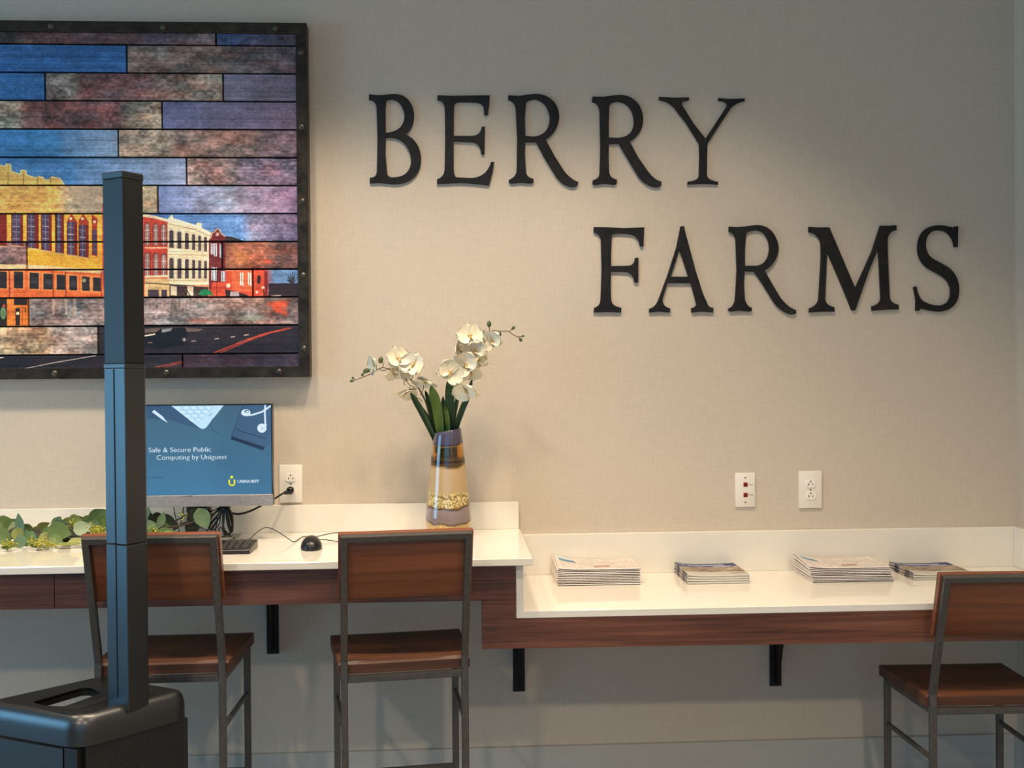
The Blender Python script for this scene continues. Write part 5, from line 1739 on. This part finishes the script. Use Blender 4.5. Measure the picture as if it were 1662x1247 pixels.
blade(orr, [(728, 740), (722, 700), (720, 670), (719, 643)], 0.016, BLADEM[0], -0.105, -0.14)
blade(orr, [(730, 740), (730, 695), (730, 650), (730, 608)], 0.029, BLADEM[0], -0.10, -0.13)
blade(orr, [(734, 740), (736, 695), (739, 665), (742, 640)], 0.011, BLADEM[0], -0.10, -0.15)
blade(orr, [(738, 735), (741, 695), (749, 668), (759, 643), (766, 616)], 0.019, BLADEM[0], -0.105, -0.15)
blade(orr, [(726, 740), (727, 700), (726, 680), (722, 658)], 0.014, BLADEM[1], -0.115, -0.15)
# cut stems standing in the vase
for dx, dy, par in ((-0.020, 0.004, ol), (-0.006, -0.020, ol), (-0.016, -0.014, ol), (0.018, 0.006, orr), (0.010, -0.018, orr), (0.002, 0.018, orr)):
    MB().tube([(VX + dx, VY + dy, UZ + 0.2245), (VX + dx * 0.8, VY + dy, UZ + 0.30)], 0.0135, 10).build('cut_stem', BLADEM[0], par, smooth=True)


# ================================================================== EUCALYPTUS GARLAND
ga = thing('eucalyptus_garland', 'green eucalyptus garland lying along the upper counter splash', 'garland', (P(90, 880, -0.2).x, -0.2, UZ))


def leaf(px, py, y, ln, wd, ang, tilt, yawr, mat):
    """round eucalyptus leaf with a point; ang: direction of its tip in the picture plane"""
    m = MB()
    NU, NV = 7, 4
    vs_, fs = [], []
    fold = random.uniform(0.1, 0.35)
    for i in range(NU + 1):
        u = i / NU
        w_ = math.sin(PI * u ** 0.8) ** 0.6 * (1 - 0.45 * max(0.0, u - 0.62) / 0.38) if 0 < u < 1 else 0.02
        for j in range(NV + 1):
            v = j / NV * 2 - 1
            vs_.append(((u - 0.5) * ln, v * w_ * wd * 0.5, fold * wd * 0.4 * abs(v) * w_ + 0.15 * ln * (u - 0.5) ** 2))
    for i in range(NU):
        for j in range(NV):
            a = i * (NV + 1) + j
            fs.append((a, a + 1, a + NV + 2, a + NV + 1))
    rot = Matrix.Rotation(yawr, 3, 'Z') @ Matrix.Rotation(tilt, 3, 'X') @ Matrix(((1, 0, 0), (0, 0, -1), (0, 1, 0))) @ Matrix.Rotation(ang, 3, 'Z')
    c = P(px, py, y)
    pts = [rot @ Vector(v) + c for v in vs_]
    lo = min(p.z for p in pts)
    if lo < UZ + 0.001:
        pts = [p + Vector((0, 0, UZ + 0.001 - lo)) for p in pts]
    m.add(pts, fs)
    return m.build('leaf', LEAFM[mat], ga, smooth='all')


D = math.radians
LV = [  # px, py, y, length, width, angle, tilt, yaw, material
    (7, 848, -.15, .050, .042, 10, -.2, .3, 0), (3, 872, -.26, .062, .052, -30, -.3, .2, 0), (23, 858, -.17, .044, .036, 100, -.1, .5, 3), (33, 849, -.19, .062, .032, 95, .1, -.3, 1), (41, 872, -.22, .048, .030, 80, -.2, .2, 1), (33, 878, -.27, .044, .034, 95, -.2, .1, 1), (50, 876, -.26, .052, .046, -20, -.4, -.2, 0), (65, 858, -.18, .052, .026, 15, .5, .1, 2), (77, 873, -.24, .052, .036, 5, -.5, .2, 2), (94, 846, -.17, .032, .032, 60, 0, .3, 1), (97, 863, -.24, .072, .054, -15, -.15, .1, 0), (110, 846, -.16, .044, .024, 30, .2, .1, 2), (123, 844, -.18, .042, .036, 5, .1, -.2, 2), (134, 857, -.25, .056, .042, 15, -.1, -.1, 3), (145, 845, -.17, .044, .040, 50, 0, .2, 0), (161, 838, -.18, .070, .052, 35, .1, -.2, 0), (126, 880, -.26, .056, .030, 8, -.9, 0, 2), (138, 878, -.27, .036, .028, 20, -.7, .2, 2), (110, 884, -.27, .058, .020, 5, -1.2, 0, 2), (60, 886, -.29, .040, .024, -5, -1.0, 0, 0), (14, 888, -.30, .040, .026, 10, -1.0, 0, 0), (160, 866, -.24, .050, .040, -30, -.4, .3, 2), (86, 851, -.15, .024, .012, 110, 0, 0, 3), (120, 868, -.22, .046, .034, -40, -.5, .3, 4), (140, 870, -.23, .048, .030, 20, -.6, .2, 4), (20, 866, -.18, .046, .030, 60, -.5, .2, 4), (57, 868, -.2, .046, .026, 40, -.5, .2, 4), (84, 882, -.25, .044, .026, 10, -1.0, 0, 4), (70, 868, -.17, .05, .04, 80, 0, .4, 4), (105, 872, -.18, .05, .036, -50, -.2, .3, 4),
    (180, 850, -.2, .06, .05, 30, 0, .1, 0), (200, 846, -.2, .06, .05, 100, .1, .4, 1), (190, 868, -.24, .055, .045, -20, -.4, .1, 2), (215, 862, -.22, .06, .05, 40, -.1, -.2, 0), (226, 874, -.25, .05, .04, 10, -.6, 0, 2),
    (240, 839, -.19, .066, .034, 80, .1, -.2, 1), (246, 846, -.20, .055, .030, 100, .1, .6, 4), (256, 841, -.18, .040, .034, -30, .1, .2, 4), (262, 843, -.21, .046, .026, 70, 0, .6, 1), (273, 847, -.19, .072, .042, -25, 0, -.1, 4), (247, 855, -.22, .050, .030, 120, -.2, .3, 1), (268, 866, -.25, .062, .034, 12, -.4, 0, 0), (272, 869, -.27, .052, .026, 15, -.6, 0, 2), (291, 869, -.24, .044, .018, -10, -.4, 0, 4), (240, 868, -.25, .036, .036, 60, -.3, 0, 0), (230, 856, -.22, .05, .04, 60, -.2, .2, 4), (255, 868, -.24, .05, .03, 30, -.7, 0, 4),
    (329, 842, -.215, .070, .048, -68, 0, .25, 1), (313, 850, -.205, .078, .042, 80, .05, .1, 4), (318, 838, -.208, .055, .040, -60, .1, .1, 4),
    (16, 851, -.16, .046, .036, 40, 0, .3, 0), (47, 862, -.18, .05, .036, -60, .1, -.2, 0), (71, 852, -.16, .044, .022, 20, .4, 0, 2), (80, 868, -.21, .05, .04, -70, -.2, .2, 0), (101, 854, -.19, .05, .04, 130, .1, .1, 1), (117, 858, -.2, .044, .032, -20, -.3, .4, 0), (132, 846, -.17, .04, .03, 120, .1, 0, 0), (150, 853, -.2, .05, .034, 160, -.1, .2, 1), (165, 850, -.19, .056, .044, 70, 0, .3, 0), (30, 868, -.23, .044, .036, -50, -.2, 0, 2), (92, 878, -.26, .046, .034, -30, -.6, .1, 0), (264, 856, -.2, .05, .034, 150, -.1, 0, 0), (252, 862, -.23, .046, .03, 40, -.3, .2, 1), (-30, 866, -.2, .06, .05, 30, -.2, .2, 0), (-60, 858, -.18, .055, .045, 80, 0, .2, 1), (-20, 850, -.16, .05, .04, 60, 0, .3, 2), (-90, 870, -.24, .06, .05, -20, -.4, 0, 0), (-120, 860, -.2, .055, .045, 40, -.1, .2, 3), (-150, 870, -.23, .055, .045, 10, -.3, .1, 0)]
for (x, y, yy, ln, wd, an, ti, ya, mt) in LV:
    leaf(x, y, yy, ln, wd, D(an), ti, ya, mt)
stem_px = [(-170, 882), (-100, 880), (-40, 878), (10, 874), (60, 876), (110, 872), (150, 868), (200, 868), (240, 862), (275, 856), (300, 852), (318, 846)]
sp_ = smooth_path([P(x, y, -0.215) for x, y in stem_px], 6)
for q in sp_:
    q.z = max(q.z, UZ + 0.006)
MB().tube(sp_, 0.0028, 7).build('stem', MAT['twig'], ga, smooth=True)
for a, b_ in (((8, 868), (24, 862)), ((52, 864), (70, 868)), ((95, 880), (125, 868)), ((122, 874), (140, 866)), ((105, 850), (122, 858)), ((110, 856), (128, 862)), ((240, 872), (268, 852)), ((250, 870), (275, 858)), ((235, 862), (262, 866)), ((284, 858), (306, 846))):
    q0, q1 = P(a[0], a[1], -0.235), P(b_[0], b_[1], -0.225)
    q0.z, q1.z = max(q0.z, UZ + .003), max(q1.z, UZ + .003)
    MB().tube([q0, (q0 + q1) / 2 + Vector((0, 0, 0.004)), q1], 0.0016, 6).build('twig', MAT['twig'], ga, smooth=True)
sg = MB()
for cx_, cy_, n_, yy in ((10, 886, 26, -.30), (20, 884, 22, -.29), (52, 881, 22, -.29), (62, 886, 22, -.30), (72, 882, 18, -.28), (86, 886, 18, -.29), (150, 860, 26, -.25), (162, 862, 26, -.25), (156, 868, 18, -.26), (114, 858, 16, -.2), (246, 860, 14, -.24), (256, 864, 12, -.25), (300, 838, 8, -.2), (-40, 880, 24, -.28), (-100, 882, 24, -.28), (118, 852, 14, -.2)):
    c = P(cx_, cy_, yy)
    c.z = max(c.z, UZ + 0.010)
    for k in range(n_):
        d_ = Vector((random.gauss(0, 1), random.gauss(0, .6), random.gauss(0.1, .6))).normalized() * random.uniform(.006, .020)
        e_ = c + d_
        e_.z = max(e_.z, UZ + 0.0035)
        sg.tube([c + d_ * 0.2, e_], 0.0008, 4)
        sg.sphere(e_, 0.0026, 1.2, 1, 0.8, 5, 4)
tag(sg.build('filler_sprigs', SPRIG, ga, smooth='all'), kind='stuff')

# ================================================================== PAPERS ON THE LOWER COUNTER
COVER = Print(420, 300)
COVER.a[:] = np.array((214, 202, 192)) / 255.0
COVER.poly([(12, 20), (95, 20), (110, 130), (20, 120)], (196, 206, 210))
COVER.poly([(20, 60), (100, 64), (112, 128), (24, 112)], (104, 134, 156))
for r_ in range(9):
    x = 30
    while x < 390:
        w_ = random.uniform(8, 34)
        if r_ > 3 or x > 130:
            COVER.poly([(x, 26 + r_ * 30), (x + w_, 26 + r_ * 30), (x + w_, 34 + r_ * 30), (x, 34 + r_ * 30)], (146, 128, 118), 0.55)
        x += w_ + 8
for k in range(9):
    COVER.poly([(190 + k * 9, 214), (196 + k * 9, 214), (196 + k * 9, 250), (190 + k * 9, 250)], (150, 60, 48) if k % 3 else (86, 60, 50))
COVER.a *= (0.94 + 0.12 * vnoise(300, 420, 20, 30))[..., None]
NEWSM = image_mat('newspaper_front', COVER.image('newspaper_print'), 0.8)
MAG = Print(340, 440)
MAG.a[:] = np.array((196, 190, 180)) / 255.0
nn = vnoise(440, 340, 26, 40) * 0.6 + vnoise(440, 340, 9, 12) * 0.4
MAG.a[130:330] = (np.array((148, 134, 118)) / 255.0) * (0.6 + 0.9 * nn[130:330, :, None])
MAG.poly([(0, 0), (340, 0), (340, 120), (210, 150), (120, 120), (0, 150)], (86, 92, 124))
for k in range(14):
    x = 66 + k * 15
    MAG.poly([(x, 40), (x + 9, 36 if k % 3 else 26), (x + 10, 84), (x, 86)], (212, 214, 222), 0.85)
MAG.poly([(200, 108), (300, 104), (300, 124), (200, 128)], (206, 206, 210))
for k in range(5):
    MAG.poly([(10 + k * 4, 20 + k * 14), (54, 20 + k * 14), (54, 27 + k * 14), (10 + k * 4, 27 + k * 14)], (190, 192, 200), 0.8)
MAG.poly([(240, 360), (330, 340), (336, 400), (250, 410)], (160, 146, 130), 0.6)
MAG.a = np.clip((MAG.a - 0.5) * 1.25 + 0.42, 0, 1)
MAGM = image_mat('magazine_front', MAG.image('magazine_print'), 0.55)
_sm, _n, _b = new_mat('magazine_spine')
_t = _n.nodes.new('ShaderNodeTexCoord')
_v = _n.nodes.new('ShaderNodeTexNoise'); _v.inputs['Scale'].default_value = 26; _v.inputs['Detail'].default_value = 1
_n.links.new(_t.outputs['Object'], _v.inputs['Vector'])
_r = _n.nodes.new('ShaderNodeValToRGB'); _r.color_ramp.interpolation = 'CONSTANT'
_r.color_ramp.elements[0].color = srgb(44, 42, 62); _r.color_ramp.elements[1].position = 0.55; _r.color_ramp.elements[1].color = srgb(176, 166, 164)
_k = _r.color_ramp.elements.new(0.45); _k.color = srgb(98, 92, 112)
_n.links.new(_v.outputs['Fac'], _r.inputs['Fac']); _n.links.new(_r.outputs['Color'], _b.inputs['Base Color'])


def sheet(x0, x1, y0, y1, z, th, zf, front_ink=False, NX=12, NY=5):
    m = MB()
    vs_, fs = [], []
    mats_ = []
    for lay in (0, 1):
        for j in range(NY + 1):
            for i in range(NX + 1):
                x, y = x0 + (x1 - x0) * i / NX, y0 + (y1 - y0) * j / NY
                e = 0.0
                vs_.append((x, y + e, z + th * lay + zf(i / NX, j / NY)))
    M1 = (NX + 1) * (NY + 1)
    # mid row along the front: upper part paper, lower part printed band, slightly proud like a fold
    fr0 = len(vs_)
    for i in range(NX + 1):
        x = x0 + (x1 - x0) * i / NX
        vs_.append((x, y0 - th * 0.35, z + th * 0.52 + zf(i / NX, 0)))
    m.add(vs_, [])
    for j in range(NY):
        for i in range(NX):
            a = j * (NX + 1) + i
            m.f.append([a, a + NX + 1, a + NX + 2, a + 1]); m.mi.append(0)
            m.f.append([M1 + a, M1 + a + 1, M1 + a + NX + 2, M1 + a + NX + 1]); m.mi.append(1)
    for i in range(NX):
        m.f.append([i, i + 1, fr0 + i + 1, fr0 + i]); m.mi.append(2 if front_ink else 0)
        m.f.append([fr0 + i, fr0 + i + 1, M1 + i + 1, M1 + i]); m.mi.append(0)
        a = NY * (NX + 1) + i
        m.f.append([a + 1, a, M1 + a, M1 + a + 1]); m.mi.append(0)
    for j in range(NY):
        a = j * (NX + 1)
        m.f.append([a + NX + 1, a, M1 + a, M1 + a + NX + 1]); m.mi.append(3)
        b_ = a + NX
        m.f.append([b_, b_ + NX + 1, M1 + b_ + NX + 1, M1 + b_]); m.mi.append(0)
    m.f.append([0, fr0, M1]); m.mi.append(3)
    m.f.append([NX, M1 + NX, fr0 + NX]); m.mi.append(0)
    return m


ORD = ['bottom', 'second from the bottom', 'third from the bottom', 'fourth from the bottom', 'fifth from the bottom', 'fifth from the top', 'fourth from the top', 'third from the top', 'second from the top', 'topmost']


def newspapers(x0, x1, y0, n, where, curl, group, slide=0.0):
    th, z = 0.0040, LZ + 0.0004
    for k in range(n):
        jx, jy = random.uniform(-.0022, .0022), random.uniform(-.0022, .0022)
        sh = slide * (1 - k / n)
        a, b_ = x0 + jx + sh, x1 + jx + sh * 1.1
        c0, c1 = y0 + jy, y0 + jy + 0.178
        f = (k / (n - 1))

        def zf(u, v, f=f):
            return curl * f * max(0.0, 1 - u / 0.26) ** 1.6 * (0.25 + 0.75 * v) + 0.0035 * f * max(0.0, (v - 0.5)) * math.sin(2.4 * PI * u)
        m = sheet(a, b_, c0, c1, z, th, zf, True)
        o = m.build('newspaper', [MAT['paper'], NEWSM if k == n - 1 else MAT['paper'], MAT['ink'], MAT['paper']], None,
                    uvf=lambda p, a=a, b_=b_, c0=c0, c1=c1: ((p.x - a) / (b_ - a), (p.y - c0) / (c1 - c0)))
        name = ORD[k] if k < 5 else ORD[10 - (n - k)]
        tag(o, 'folded newspaper, %s of the stack %s' % (name, where), 'newspaper', group)
        z += th + 0.0011


newspapers(0.309, 0.562, -0.203, 10, 'beside the upper counter', 0.020, 'newspapers in the stack beside the upper counter')
newspapers(1.078, 1.328, -0.228, 9, 'between the two magazine piles', 0.024, 'newspapers in the stack between the magazines', 0.012)


def magazines(x0, x1, y0, n, th, where, group, sag):
    z = LZ + 0.0004
    for k in range(n):
        jx = random.uniform(-.001, .001)
        a, b_ = x0 + jx, x1 + jx + (n - k) * 0.0008
        c0, c1 = y0, y0 + 0.19
        f = (k + 0.5) / n

        def zf(u, v, f=f):
            return sag * f * (max(0.0, 1 - u / 0.35) ** 2 * 1.0 - 0.35 * math.sin(PI * u)) * (0.6 + 0.4 * v) + 0.25 * sag * f
        nm = {0: 'bottom', n - 1: 'topmost'}.get(k, 'second from the bottom' if k == 1 else 'second from the top')
        t_ = thing('magazine', 'printed magazine, %s of the pile %s' % (nm, where), 'magazine', ((a + b_) / 2, (c0 + c1) / 2, z), 0, group)
        sheet(a, b_, c0, c1, z, th - 0.0006, zf).build('pages', [MAT['pages'], MAT['pages'], MAT['pages'], _sm], t_)
        sheet(a - 0.0004, b_ + 0.0006, c0 - 0.0006, c1 + 0.0006, z + th - 0.0006, 0.0005, zf).build('cover', [MAT['pages'], MAGM, MAT['pages'], _sm], t_,
            uvf=lambda p, a=a, b_=b_, c0=c0, c1=c1: ((p.x - a) / (b_ - a), (p.y - c0) / (c1 - c0)))
        z += th + 0.0003


magazines(0.704, 0.894, -0.217, 4, 0.0066, 'between the two newspaper stacks', 'magazines between the newspaper stacks', 0.007)
magazines(1.408, 1.598, -0.222, 3, 0.0060, 'behind the low chair back', 'magazines behind the low chair', 0.006)
